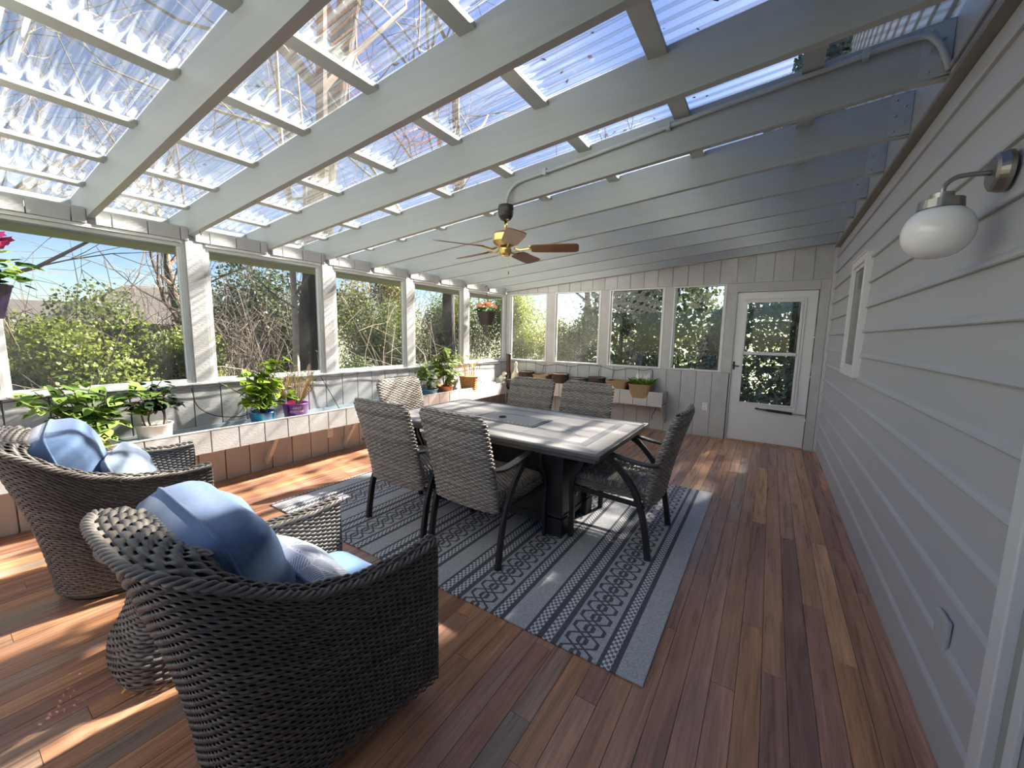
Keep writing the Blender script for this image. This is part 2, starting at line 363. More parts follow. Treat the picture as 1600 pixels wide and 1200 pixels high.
def rugmat():
    m, n, N, L = newmat('woven_grey_rug')
    out = N('OutputMaterial'); p = N('BsdfPrincipled'); L(p.outputs[0], out.inputs[0]); p.inputs['Roughness'].default_value = .95; p.inputs['Specular IOR Level'].default_value = .15
    tc = N('TexCoord'); sx = N('SeparateXYZ'); L(tc.outputs['Object'], sx.inputs[0])
    def op(o, a, b=0.0, c=None):
        k = N('Math'); k.operation = o
        for i, x in enumerate((a, b) if c is None else (a, b, c)):
            if isinstance(x, (int, float)): k.inputs[i].default_value = x
            else: L(x, k.inputs[i])
        return k.outputs[0]
    X, Y = sx.outputs[0], sx.outputs[1]          # local x counts from the house-side edge
    u = op('WRAP', op('SUBTRACT', X, .113), .57, 0.0)
    def band(a, b): return op('MULTIPLY', op('GREATER_THAN', u, a), op('LESS_THAN', u, b))
    dark = None
    for a, b in ((0, .025), (.067, .085), (.280, .308), (.352, .382), (.43, .446)):
        dark = band(a, b) if dark is None else op('ADD', dark, band(a, b))
    chk = None
    for a, b in ((.025, .067), (.308, .352), (.382, .43)):
        chk = band(a, b) if chk is None else op('ADD', chk, band(a, b))
    ck = N('TexChecker'); ck.inputs['Scale'].default_value = 1.0
    sc = N('VectorMath'); sc.operation = 'MULTIPLY'; sc.inputs[1].default_value = (71.0, 60.0, 0.0); L(tc.outputs['Object'], sc.inputs[0]); L(sc.outputs[0], ck.inputs['Vector'])
    # lattice: two zigzags that cross, with chopped outer points
    lx = op('SUBTRACT', u, .188)
    lat_in = band(.108, .268)
    def zig(ph, amp, w_, a0, per=.089):
        t = op('PINGPONG', op('ADD', Y, ph), per)          # 0..per
        t = op('SUBTRACT', op('MULTIPLY', t, 2 / per), 1.0)    # -1..1
        t = op('MULTIPLY', op('MINIMUM', op('MAXIMUM', t, -.62), .62), amp / .62)
        d = op('ABSOLUTE', op('SUBTRACT', lx, op('ADD', t, a0)))
        return op('LESS_THAN', d, w_)
    z1 = op('MAXIMUM', zig(50.0, .045, .0105, -.028), zig(50.089, .045, .0105, .028))
    z2 = op('MAXIMUM', zig(50.0, .045, .0105, .028), zig(50.089, .045, .0105, -.028))
    lat = op('MULTIPLY', op('MAXIMUM', z1, z2), lat_in)
    dk = op('MINIMUM', op('ADD', dark, lat), 1.0)
    nz = N('TexNoise'); setin(nz, Scale=160.0, Detail=3.0, Roughness=.8); L(tc.outputs['Object'], nz.inputs['Vector'])
    base = N('MixRGB'); base.inputs[1].default_value = (.26, .265, .295, 1); base.inputs[2].default_value = (.66, .67, .70, 1)
    r = N('MapRange'); setin(r, From_Min=.3, From_Max=.7); L(nz.outputs[0], r.inputs[0]); L(r.outputs[0], base.inputs[0])
    c1 = N('MixRGB'); c1.inputs[1].default_value = (.17, .175, .20, 1); c1.inputs[2].default_value = (.70, .71, .74, 1); L(ck.outputs['Fac'], c1.inputs[0])
    m1 = N('MixRGB'); L(chk, m1.inputs[0]); L(base.outputs[0], m1.inputs[1]); L(c1.outputs[0], m1.inputs[2])
    dc = N('MixRGB'); dc.inputs[1].default_value = (.075, .077, .09, 1); dc.inputs[2].default_value = (.15, .153, .17, 1); L(r.outputs[0], dc.inputs[0])
    m2 = N('MixRGB'); L(dk, m2.inputs[0]); L(m1.outputs[0], m2.inputs[1]); L(dc.outputs[0], m2.inputs[2])
    L(m2.outputs[0], p.inputs['Base Color'])
    b = N('Bump'); b.inputs['Strength'].default_value = .6; b.inputs['Distance'].default_value = .003; L(nz.outputs[0], b.inputs['Height']); L(b.outputs[0], p.inputs['Normal'])
    return m
M['rug'] = rugmat()

def patmat():
    """white and blue lined triangles printed on the lumbar pillow"""
    m, n, N, L = newmat('blue_and_white_triangle_print')
    out = N('OutputMaterial'); p = N('BsdfPrincipled'); L(p.outputs[0], out.inputs[0]); p.inputs['Roughness'].default_value = .9
    tc = N('TexCoord'); v = N('TexVoronoi'); v.feature = 'F1'; v.distance = 'MANHATTAN'; setin(v, Scale=13.0, Randomness=.35); L(tc.outputs['Object'], v.inputs['Vector'])
    vr = N('VectorRotate'); vr.rotation_type = 'Z_AXIS'
    sp = N('SeparateColor'); L(v.outputs['Color'], sp.inputs[0])
    mu = N('Math'); mu.operation = 'MULTIPLY'; mu.inputs[1].default_value = 6.283; L(sp.outputs[0], mu.inputs[0])
    L(tc.outputs['Object'], vr.inputs['Vector']); L(mu.outputs[0], vr.inputs['Angle'])
    wv = N('TexWave'); setin(wv, Scale=42.0, Distortion=.6, Detail=1.0); L(vr.outputs[0], wv.inputs['Vector'])
    e = N('TexVoronoi'); e.feature = 'DISTANCE_TO_EDGE'; setin(e, Scale=13.0, Randomness=.35); L(tc.outputs['Object'], e.inputs['Vector'])
    r = N('MapRange'); setin(r, From_Min=.35, From_Max=.6); L(wv.outputs['Fac'], r.inputs[0])
    g = N('Math'); g.operation = 'GREATER_THAN'; g.inputs[1].default_value = .035; L(e.outputs['Distance'], g.inputs[0])
    k = N('Math'); k.operation = 'MULTIPLY'; L(r.outputs[0], k.inputs[0]); L(g.outputs[0], k.inputs[1])
    c = N('MixRGB'); c.inputs[1].default_value = (.48, .50, .55, 1); c.inputs[2].default_value = (.15, .21, .34, 1); L(k.outputs[0], c.inputs[0]); L(c.outputs[0], p.inputs['Base Color'])
    return m
M['pattern'] = patmat()

# ------------------------------------------------------------------ floor: deck planks
fl = MB().box(XL - .1, XR + .05, YF, YB + .05, -.10, -.027).build('floor', M['darktrim'])
struct(fl, 'porch floor of mixed brown hardwood planks')
unit = MB().box(0, 1, 0, 1, 0, 1).mesh('plank')
unit.materials.append(M['deck'])
PW = .0885; x = XL - .02; row = 0
while x < XR + .02:
    y = YF - random.uniform(0, 1.2)
    while y < YB:
        ln = random.uniform(1.2, 2.7); y1 = min(y + ln, YB)
        if y1 - YB > -.4: y1 = YB
        y0 = max(y, YF)
        if y1 > y0 + .02:
            link('plank', unit, None, fl, loc=(x + .001, y0 + .0008, -.024), scale=(PW - .002, y1 - y0 - .0016, .024 + random.uniform(-.0006, .0006)))
        y = y1
    x += PW; row += 1

# ------------------------------------------------------------------ ceiling: rafters, purlins, corrugated sheets
ce = struct(empty('ceiling'), 'lean-to porch roof of painted rafters under clear corrugated sheets')
def rafter_mesh():
    b = MB(); xa, xb = -4.69, .556
    b.prism([(xa, zraf(xa)), (xb, zraf(xb)), (xb, zraf(xb) + RD), (xa, zraf(xa) + RD)], -.020, .020, 'y'); return b.mesh('rafter')
rm = rafter_mesh(); rm.materials.append(M['rafter'])
RY = [YB - .025 if k == 0 else YB - k * S - (.03 if k >= 8 else 0) for k in range(14)]
RAF = []
for k, y in enumerate(RY): RAF.append(link('rafter', rm, None, ce, loc=(0, y, 0)))
hb = MB().box(.456, .556, -.0225, -.0205, zraf(.5) + .005, zraf(.5) + RD - .01)
hb.box(.40, .556, -.024, .024, zraf(.48) - .004, zraf(.48) - .0015)
hm = hb.mesh('joist_hanger'); hm.materials.append(M['galv'])
bo = MB()
for i in range(5):
    bo.lathe([(0, 0), (.007, 0), (.007, .004), (.004, .007), (0, .008)], 8, M=Matrix.Translation((.485 + .04 * (i % 2), -.0225, zraf(.5) + .03 + .042 * i)) @ Matrix.Rotation(math.pi / 2, 4, 'X'))
bm_ = bo.mesh('bolt'); bm_.materials.append(M['galv'])
for k in range(1, 11):
    link('joist_hanger', hm, None, RAF[k]); link('bolt', bm_, None, RAF[k])
PX = [-4.20, -3.63, -3.01, -2.38, -1.77, -1.16, -.55, .06]
for px in PX:
    zt = zraf(px) + RD
    pmz = MB().box(-.043, .043, 0, 1, -.031, -.008).mesh('purlin'); pmz.materials.append(M['rafter'])
    for k in range(len(RY) - 1):
        link('purlin', pmz, None, ce, loc=(px, RY[k + 1] + .021, zt), scale=(1, RY[k] - RY[k + 1] - .042, 1))
# corrugated sheets: ridges run down the slope
PIT = .0678; NP = 9; SW = PIT * NP
yy = np.linspace(0, SW + PIT * .5, NP * 10 + 6); zz = .0065 * np.cos(yy / PIT * 2 * math.pi)
xs = np.array([-4.86, -3.2, -1.6, .545])
V = []; Q = []
for i, xq in enumerate(xs):
    for yv, zv in zip(yy, zz): V.append((xq, yv, zraf(xq) + RD + .012 + zv))
n_ = len(yy)
for i in range(len(xs) - 1):
    for j in range(n_ - 1): Q.append((i * n_ + j, (i + 1) * n_ + j, (i + 1) * n_ + j + 1, i * n_ + j + 1))
sm = np_mesh('roof_sheet', np.array(V), np.array(Q)); sm.materials.append(M['poly'])
y = YB + .06; i = 0
while y > YF - .2:
    y -= SW; link('roof_sheet', sm, None, ce, loc=(0, y, .0015 * (i % 2))); i += 1
for k in range(len(RY) - 1):                                # fascia blocks between the rafter tails
    MB().box(-4.69, -4.652, RY[k + 1] + .0205, RY[k] - .0205, zraf(-4.67) + .002, zraf(-4.67) + RD - .01).build('fascia_block', M['rafter'], ce)
MB().box(-4.69, -4.33, YF, YB, 2.10, 2.118).build('added_soffit', M['trimgrey'], ce)  # unseen board added to close the eave and block light
MB().box(.558, .597, YF, YB, zraf(.556) - .03, zraf(.556) + RD + .01).build('ledger', M['rafter'], ce, bevel=.002)
MB().box(.548, .597, YF, YB, zraf(.556) - .056, zraf(.556) - .032).build('ledger_trim', M['ledgertrim'], ce)
# electrical cable and conduit on the ledger
MB().tube([(.546, YF, 2.64), (.546, 2.56, 2.60)], .008, 8).build('ledger_cable', M['galv'], ce, smooth=True)
# leaf litter lying on the sheets
N_ = 800; lx = rng.uniform(-4.6, .3, N_); ly = rng.uniform(-.4, 5.6, N_); pk = rng.random(N_) < .6
lx = np.where(pk, np.array(PX)[rng.integers(0, len(PX), N_)] + rng.uniform(-.02, .28, N_), lx)
cen = np.stack([lx, ly, 2.2203 + .07926 * (lx + 4.1687) + RD + .026], 1)
sz = rng.uniform(.007, .022, N_); an = rng.uniform(0, 6.28, N_)
a = np.stack([np.cos(an), np.sin(an), rng.uniform(-.4, .4, N_)], 1) * sz[:, None]; b_ = np.stack([-np.sin(an), np.cos(an), rng.uniform(-.4, .4, N_)], 1) * sz[:, None] * .5
V = np.stack([cen - a, cen + b_, cen + a, cen - b_], 1).reshape(-1, 3)
o = link('leaf_litter', np_mesh('leaf_litter', V, np.arange(N_ * 4).reshape(-1, 4), smooth=False), M['litter']); o['kind'] = 'stuff'; o['label'] = 'dark dead leaf bits scattered over the clear roof sheets'; o['category'] = 'leaf litter'

# ------------------------------------------------------------------ left wall
wl = struct(empty('wall_left'), 'long window wall with grooved grey board panelling')
MB().box(XL - .09, XL - .018, YF, YB, -.05, .93).build('panel_backing', M['board'], wl)
def strip_boards(parent, name, mk, a, b, g0, mat, pitch=GR, gap=.009):
    """boards between a and b with grooves at g0 + k*pitch"""
    k = math.floor((a - g0) / pitch); e = g0 + k * pitch
    while e < b:
        lo, hi = max(a, e + gap / 2), min(b, e + pitch - gap / 2)
        if hi - lo > .012: mk(lo, hi).build(name, mat, parent, bevel=.0025)
        e += pitch
strip_boards(wl, 'board', lambda p, q: MB().box(XL - .02, XL, p, q, 0.0, .93), YF, YB, 1.331, M['board'])
MB().box(XL - .10, XL - .018, YF, YB, 2.165, 2.214).build('header_backing', M['board'], wl)
for k in range(1, len(RY)):
    ya, yb_ = RY[k] + .024, RY[k - 1] - .024
    strip_boards(wl, 'header_board', lambda p, q: MB().box(XL - .02, XL + .012, p, q, 2.168, 2.268), ya, yb_, 1.331, M['board'], gap=.007)
MB().box(XL - .10, XL - .02, YF, YB, 2.268, 2.285).build('top_plate', M['trimgrey'], wl)
POST = [YB - 2 * k * S - (.02 if k == 4 else 0) for k in range(7)]
pw = .083
for k, y in enumerate(POST):
    lo, hi = (y - pw, y + pw) if k else (y - .07, y)
    MB().box(XL - .09, XL + .006, lo + .022, hi - .022 if k else hi, .93, 2.168).build('post', M['board'], wl, bevel=.003)
    MB().box(XL - .085, XL - .004, lo, lo + .020, .93, 2.168).build('post_trim', M['trimgrey'], wl, bevel=.002)
    if k: MB().box(XL - .085, XL - .004, hi - .020, hi, .93, 2.168).build('post_trim', M['trimgrey'], wl, bevel=.002)
MB().box(XL - .10, XL + .022, YF, YB, .930, .948).build('sill', M['frame'], wl, bevel=.003)
def frame_x(name, lab, x0, x1, ya, yb, za, zb, n):
    w_ = struct(empty('window_%d' % n, (x0, (ya + yb) / 2, za)), lab); c = Vector(w_.location)
    def bx(nm, y0, y1, z0, z1, xa=x0, xb=x1, mt='frame'): MB().box(xa - c.x, xb - c.x, y0 - c.y, y1 - c.y, z0 - c.z, z1 - c.z).build(nm, M[mt], w_, bevel=.002)
    t = .028
    bx('frame_rail', ya, yb, za, za + .034); bx('frame_rail', ya, yb, zb - t, zb)
    bx('frame_stile', ya, ya + t, za + .034, zb - t); bx('frame_stile', yb - t, yb, za + .034, zb - t)
    bx('head_trim', ya, yb, zb + .001, zb + .026, x0, x1 + .016, 'frame')
    MB().add([(0.02, ya + t - c.y, .034), (0.02, yb - t - c.y, .034), (0.02, yb - t - c.y, zb - t - c.z), (0.02, ya + t - c.y, zb - t - c.z)], [(0, 1, 2, 3)]).build('pane', M['glass'], w_)
WL = ['window with open sky and bare branches, nearest the armchairs', 'window with a dark leaning trunk behind its edge', 'middle window on the planter side with dry vines behind', 'window above the leafy plant and the tan basket', 'window behind the hanging pot of salmon flowers', 'window behind the camera on the planter side']
for k in range(6):
    n = 5 - k
    frame_x('window', WL[4 - k] if k < 5 else WL[5], XL - .055, XL - .012, POST[k + 1] + pw + .001, POST[k] - (pw if k else .07) - .001, .949, 2.14, n if k < 5 else 12)

# ------------------------------------------------------------------ back wall
wb = struct(empty('wall_back'), 'end wall of grooved grey boards with a row of windows and a white door')
BW = [(-4.165, -3.367), (-3.216, -2.378), (-2.238, -1.383), (-1.262, -.567)]
ZB0, ZB1 = .973, 2.146
DX0, DX1 = -.4403, .4455
def ztop(x): return zraf(x) + .06
MB().box(XL, DX0 - .03, YB + .012, YB + .05, -.05, .95).build('panel_backing', M['board'], wb)
MB().hexa([(XL, YB + .012, 2.17), (XR, YB + .012, 2.17), (XR, YB + .05, 2.17), (XL, YB + .05, 2.17), (XL, YB + .012, ztop(XL)), (XR, YB + .012, ztop(XR)), (XR, YB + .05, ztop(XR)), (XL, YB + .05, ztop(XL))]).build('panel_backing', M['board'], wb)
strip_boards(wb, 'board', lambda p, q: MB().box(p, q, YB, YB + .014, 0, .945), XL, DX0 - .012, .368, M['board'], gap=.008)
strip_boards(wb, 'board', lambda p, q: MB().hexa([(p, YB, 2.172), (q, YB, 2.172), (q, YB + .014, 2.172), (p, YB + .014, 2.172), (p, YB, ztop(p)), (q, YB, ztop(q)), (q, YB + .014, ztop(q)), (p, YB + .014, ztop(p))]), XL, XR, .368, M['board'], gap=.008)
for p, q in ((-4.236, BW[0][0]), (BW[0][1], BW[1][0]), (BW[1][1], BW[2][0]), (BW[2][1], BW[3][0])):
    MB().box(p + .001, q - .001, YB - .006, YB + .05, .947, 2.170).build('mullion_board', M['board'], wb, bevel=.003)
MB().box(BW[3][1] + .001, DX0 - .012, YB - .006, YB + .05, .947, 2.170).build('mullion_board', M['board'], wb, bevel=.003)
MB().box(DX1 + .008, XR - .045, YB - .008, YB + .05, 0, 2.170).build('jamb_board', M['board'], wb, bevel=.003)
MB().box(XR - .042, XR, YB - .012, YB + .05, 0, 2.62).build('corner_strip', M['trimgrey'], wb, bevel=.003)
WBL = ['end wall window with sunny yellow-green bush, next to the corner', 'end wall window with a dark hedge and a strip of sky', 'end wall window mirroring the roof, third along', 'end wall window next to the white door']
for i, (p, q) in enumerate(BW):
    w_ = struct(empty('window_%d' % (6 + i), ((p + q) / 2, YB, ZB0)), WBL[i]); c = Vector(w_.location)
    def bx(nm, x0, x1, z0, z1, y0=-.010, y1=.035, mt='frame'): MB().box(x0 - c.x, x1 - c.x, y0, y1, z0 - c.z, z1 - c.z).build(nm, M[mt], w_, bevel=.002)
    t = .024
    bx('frame_rail', p, q, ZB0 - .024, ZB0); bx('frame_rail', p, q, ZB1, ZB1 + .022); bx('frame_stile', p, p + t, ZB0, ZB1); bx('frame_stile', q - t, q, ZB0, ZB1)
    bx('outer_stop', p + t, p + t + .018, ZB0, ZB1, .012, .035); bx('outer_stop', q - t - .018, q - t, ZB0, ZB1, .012, .035)
    MB().add([(p + t - c.x, .018, 0), (q - t - c.x, .018, 0), (q - t - c.x, .018, ZB1 - ZB0), (p + t - c.x, .018, ZB1 - ZB0)], [(0, 1, 2, 3)]).build('pane', M['glassd'], w_)
# white storm door
dr = struct(empty('door_1', (0, YB, 0)), 'white storm door with two stacked glass panes')
y0, y1 = .004, .034
gx0, gx1 = -.325, .290
sl = MB()
for bxx in ((DX0 + .004, gx0, .022, 2.045), (gx1, DX1 - .004, .022, 2.045), (gx0, gx1, .022, .550), (gx0, gx1, 1.915, 2.045)): sl.box(bxx[0], bxx[1], y0, y1, bxx[2], bxx[3])
sl.build('door_slab', M['white'], dr)
MB().box(DX0 - .012, DX0 + .002, -.02, .05, 0, 2.05).build('jamb', M['board'], dr)
MB().box(DX0 - .012, DX1 + .006, -.02, .05, 2.050, 2.168).build('head_jamb', M['board'], dr)
MB().box(DX0, DX1 + .006, -.03, .06, .0, .02).build('threshold', M['deck'], dr)
for nm, q in (('mid_rail', (gx0, gx1, 1.212, 1.252)), ('glass_bead', (gx0 - .02, gx0 + .016, .535, 1.93)), ('glass_bead', (gx1 - .016, gx1 + .014, .535, 1.93)), ('glass_bead', (gx0, gx1, .535, .560)), ('glass_bead', (gx0, gx1, 1.905, 1.93)), ('screen_track', (gx1 + .03, gx1 + .042, .50, 1.96)), ('screen_track', (gx0 - .02, gx1 + .042, 1.950, 1.962))):
    MB().box(q[0], q[1], y0 - .012, y0 + .004, q[2], q[3]).build(nm, M['white'], dr, bevel=.003)
for z0, z1 in ((.56, 1.212), (1.252, 1.905)):
    MB().add([(gx0, .018, z0), (gx1, .018, z0), (gx1, .018, z1), (gx0, .018, z1)], [(0, 1, 2, 3)]).build('pane', M['glassd'], dr)
h = MB().tube([(-.412, y0, 1.055), (-.412, -.045, 1.055)], .010, 10); h.tube([(-.412, -.042, 1.055), (-.375, -.045, 1.053), (-.345, -.042, 1.050)], [.009, .011, .008], 8); h.lathe([(.017, 0), (.017, .006), (0, .008)], 12, M=Matrix.Translation((-.412, y0, 1.055)) @ Matrix.Rotation(math.pi / 2, 4, 'X')); h.box(-.424, -.40, y0 - .004, y0, 1.00, 1.11)
h.build('door_handle', M['black'], dr, smooth=False)
c = MB().tube([(-.10, -.030, .487), (.0, -.030, .481), (.02, -.03, .480), (.30, -.03, .466)], [.008, .010, .017, .017], 12); c.box(-.115, -.075, -.035, y0, .478, .496)
c.build('door_closer', M['black'], dr)
MB().tube([(.30, -.03, .466), (.438, -.03, .459)], .005, 8).build('closer_rod', M['nickel'], dr)

# ------------------------------------------------------------------ right wall: house siding
wr = struct(empty('wall_right'), 'grey lap siding of the house wall')
MB().box(XR, XR + .15, YF, 7.5, -.6, 7.0).build('house_wall', M['siding'], wr)
EXP = .187
def course(z0, ya, yb, h=EXP):
    pr = [(0, .0), (.019, .0), (.0225, .005), (.0215, .014), (.017, .025), (.0125, .031), (.0115, .036), (.004, h + .002), (0, h + .002)]
    return MB().prism([(XR - d, z0 + z) for d, z in pr], ya, yb, 'y')
zc = 1.11 - 6 * EXP; CZ = []
while zc < 2.50:
    CZ.append(zc); zc += EXP
for zc in CZ:
    h_ = min(EXP, zraf(.556) - .064 - zc)
    if h_ < .05: continue
    z_ = max(zc, .0); 
    for a_, b_ in ((1.566, YB - .004), (YF, .44)):
        if zc < 0: MB().box(XR - .012, XR, a_, b_, .002, zc + EXP + .002).build('siding_course', M['siding'], wr)
        else: course(zc, a_, b_, h_).build('siding_course', M['siding'], wr)
zc = 3.0
while zc < 6.8:
    course(zc, YF, 7.5).build('siding_course', M['siding'], wr); zc += EXP
# window of the house
wn = struct(empty('window_10', (XR, 4.37, 1.13)), 'narrow white framed window set in the house siding')
ya, yb, za, zb = -.33, .33, 0, .97
for nm, q in (('casing', (ya, ya + .055, za, zb)), ('casing', (yb - .055, yb, za, zb)), ('casing', (ya + .055, yb - .055, zb - .055, zb)), ('casing', (ya + .055, yb - .055, za, za + .06))):
    MB().box(-.050, 0, q[0], q[1], q[2], q[3]).build(nm, M['white'], wn, bevel=.004)
for nm, q in (('sash', (ya + .057, ya + .085, .06, zb - .055)), ('sash', (yb - .085, yb - .057, .06, zb - .055)), ('sash', (ya + .085, yb - .085, .06, .09)), ('sash', (ya + .085, yb - .085, zb - .085, zb - .055))):
    MB().box(-.034, 0, q[0], q[1], q[2], q[3]).build(nm, M['frame'], wn, bevel=.003)
MB().box(-.026, -.02, ya + .085, yb - .085, .09, zb - .085).build('pane', M['housewin'], wn)
MB().box(-.056, 0, ya - .008, yb + .008, zb, zb + .012).build('drip_cap', M['white'], wn)
# door of the house at the frame's edge
d2 = struct(empty('door_2', (XR, 1.0, 0)), 'house door with pale casing at the picture edge')
MB().box(-.030, 0, .498, .564, 0, 2.12).build('casing', M['frame'], d2, bevel=.004)
MB().box(-.030, 0, -.564, -.498, 0, 2.12).build('casing', M['frame'], d2, bevel=.004)
MB().box(-.030, 0, -.498, .498, 2.05, 2.12).build('casing', M['frame'], d2, bevel=.004)
MB().box(-.004, .02, -.497, .497, 0, 2.05).build('door_slab', M['greydoor'], d2)
MB().box(-.016, -.004, .40, .44, .02, 2.03).build('slab_rib', M['frame'], d2, bevel=.003)
# front end wall behind the camera
wf = struct(empty('wall_front'), 'low end wall with posts behind the camera')
strip_boards(wf, 'board', lambda p, q: MB().box(p, q, YF - .04, YF, 0, .93), XL, XR, .368, M['board'])
for px in (-4.15, -3.0, -1.8, -.6, .5): MB().box(px - .07, px + .07, YF - .09, YF, .93, zraf(px)).build('post', M['board'], wf)

# ------------------------------------------------------------------ planter boxes along two walls
PF = -3.925
def planter(name, lab, axis, a, b, top, bot):
    p = tag(empty(name), lab, 'planter', 'built-in planter boxes')
    if axis == 'y':
        strip_boards(p, 'front_board', lambda u, v: MB().box(PF - .018, PF, u, v, bot, top), a, b, 1.331, M['board'], pitch=.2133, gap=.008)
        MB().box(PF - .030, PF - .019, a, b, bot, top).build('front_liner', M['planterin'], p)
        MB().box(XL + .001, PF - .030, a, b, bot + .02, bot + .04).build('bottom', M['planterin'], p)
        MB().box(XL + .001, XL + .012, a, b, bot + .04, top - .01).build('back_liner', M['planterin'], p)
        MB().box(PF - .03, PF + .002, a, b, top, top + .008).build('front_cap', M['trimgrey'], p)
        for yb in (1.02, 1.87, 2.75, 3.6, 4.5):
            MB().hexa([(XL, yb, .10), (XL + .03, yb, .06), (XL + .03, yb + .038, .06), (XL, yb + .038, .10), (PF - .07, yb, bot + .02), (PF - .03, yb, bot + .02), (PF - .03, yb + .038, bot + .02), (PF - .07, yb + .038, bot + .02)]).build('bracket', M['board'], p)
    else:
        fy = 5.93
        strip_boards(p, 'front_board', lambda u, v: MB().box(u, v, fy, fy + .018, bot, top), a, b - .018, -1.27, M['board'], gap=.008)
        MB().box(a, b, fy + .019, fy + .030, bot, top).build('front_liner', M['planterin'], p)
        MB().box(a, b, fy + .03, YB - .001, bot + .02, bot + .04).build('bottom', M['planterin'], p)
        MB().hexa([(b - .018, fy, bot), (b, fy, bot), (b, YB - .001, .12), (b - .018, YB - .001, .12), (b - .018, fy, top), (b, fy, top), (b, YB - .001, top), (b - .018, YB - .001, top)]).build('end_board', M['board'], p)
        MB().box(a, b, fy, fy + .03, top, top + .006).build('front_cap', M['trimgrey'], p)
    return p
LT, LB, BT, BB = .565, .375, .615, .405
planter('planter_box', 'long grey board planter along the window wall, behind the armchairs', 'y', YF, YB - .34, LT, LB)
planter('planter_box', 'grey board planter under the end wall windows, ending beside the door', 'x', XL + .002, -1.262, BT, BB)

# ------------------------------------------------------------------ weaving
def resample(P, m):
    d = np.r_[0, np.cumsum(np.linalg.norm(np.diff(P, axis=0), axis=1))]; t = np.linspace(0, d[-1], m)
    return np.stack([np.interp(t, d, P[:, i]) for i in range(3)], 1)
def weave(row_fn, rows, stakes, spp=4, amp=.0030, fill=.60, thick=.0026, stake_r=.003, closed=False, seed=0, twill=False):
    """strands along each row of a surface, passing over and under upright stakes; returns verts, quads, shade"""
    r_ = np.random.default_rng(seed); m = stakes * spp + 1
    G = np.stack([resample(np.asarray(row_fn((j + .5) / rows)), m) for j in range(rows)])
    Tv = np.gradient(G, axis=0) if rows > 1 else None
    Tu = np.gradient(G, axis=1)
    if closed: Tu[:, 0] = Tu[:, -1] = (G[:, 1] - G[:, -2]) / 2
    lv = np.linalg.norm(Tv, axis=2, keepdims=True); W_ = Tv / np.maximum(lv, 1e-9)
    Nn = np.cross(Tu, W_); Nn /= np.maximum(np.linalg.norm(Nn, axis=2, keepdims=True), 1e-9)
    u = np.arange(m) / spp; j = np.arange(rows)[:, None]
    ph = np.sin(math.pi * (u[None, :] + .5 * 0) + math.pi * j) if not twill else np.sin(math.pi * u[None, :] / 1.5 + 2.1 * j)
    C = G + Nn * (amp * ph)[..., None]
    hw = lv * fill
    K = np.stack([C + W_ * hw, C + Nn * thick, C - W_ * hw, C - Nn * thick], 2)   # rows, m, 4, 3
    idx = np.arange(rows * m * 4).reshape(rows, m, 4); a = idx[:, :-1]; b = idx[:, 1:]
    Q = np.stack([a, np.roll(a, -1, 2), np.roll(b, -1, 2), b], 3).reshape(-1, 4)
    sh = np.clip(r_.normal(.5, .22, (rows, 1, 1)) + .30 * ph[..., None] + np.repeat(r_.normal(0, .13, (rows, (m // spp) + 1)), spp, 1)[:, :m, None], 0, 1) * np.ones((1, 1, 4))  # random strand tone plus painted shade: darker where a strand dips under, lighter over
    V = [K.reshape(-1, 3)]; Qs = [Q]; A = [sh.reshape(-1)]; n0 = rows * m * 4
    if stake_r:
        cols = np.arange(0, m, spp); st = max(1, rows // 24); rr = np.unique(np.r_[np.arange(0, rows, st), rows - 1])
        P = G[rr][:, cols]; U_ = Tu[rr][:, cols]; U_ = U_ / np.maximum(np.linalg.norm(U_, axis=2, keepdims=True), 1e-9); N2 = Nn[rr][:, cols]
        K2 = np.stack([P + U_ * stake_r, P + N2 * stake_r * .7, P - U_ * stake_r, P - N2 * stake_r * .7], 2)
        id2 = n0 + np.arange(K2.size // 3).reshape(len(rr), len(cols), 4); a = id2[:-1]; b = id2[1:]
        V.append(K2.reshape(-1, 3)); Qs.append(np.stack([a, np.roll(a, 1, 2), np.roll(b, 1, 2), b], 3).reshape(-1, 4)); A.append(np.full(K2.size // 3, .3))
    return np.concatenate(V), np.concatenate(Qs), np.concatenate(A)
def weave_obj(name, mat, parent, *parts):
    V, Q, A, n = [], [], [], 0
    for v, q, a in parts: V.append(v); Q.append(q + n); A.append(a); n += len(v)
    return link(name, np_mesh(name, np.concatenate(V), np.concatenate(Q), np.concatenate(A)), mat, parent)
def braid(C, R=.011, r=.0075, turns=None, strands=3, n=6, seg=None):
    C = np.asarray(C); L_ = np.linalg.norm(np.diff(C, axis=0), axis=1).sum()
    turns = turns or L_ / .075; seg = seg or int(L_ / .008); C = resample(C, seg)
    T = np.gradient(C, axis=0); T /= np.linalg.norm(T, axis=1, keepdims=True); up = np.array([0, 0, 1.]); A_ = np.cross(T, up); A_ /= np.maximum(np.linalg.norm(A_, axis=1, keepdims=True), 1e-6); B_ = np.cross(A_, T)
    V, Q, S_ = [], [], []; n0 = 0; t = np.linspace(0, 2 * math.pi * turns, seg)
    for k in range(strands):
        ph = t + 2 * math.pi * k / strands
        c = C + A_ * (R * np.cos(ph))[:, None] + B_ * (R * .75 * np.sin(ph))[:, None]
        ring = np.stack([c + A_ * r * math.cos(2 * math.pi * i / n) + B_ * r * math.sin(2 * math.pi * i / n) for i in range(n)], 1)
        V.append(ring.reshape(-1, 3)); idx = n0 + np.arange(seg * n).reshape(seg, n); a, b = idx[:-1], idx[1:]
        Q.append(np.stack([a, np.roll(a, -1, 1), np.roll(b, -1, 1), b], 2).reshape(-1, 4)); n0 += seg * n; S_.append(np.full(seg * n, .35 + .2 * k))
    return np.concatenate(V), np.concatenate(Q), np.concatenate(S_)

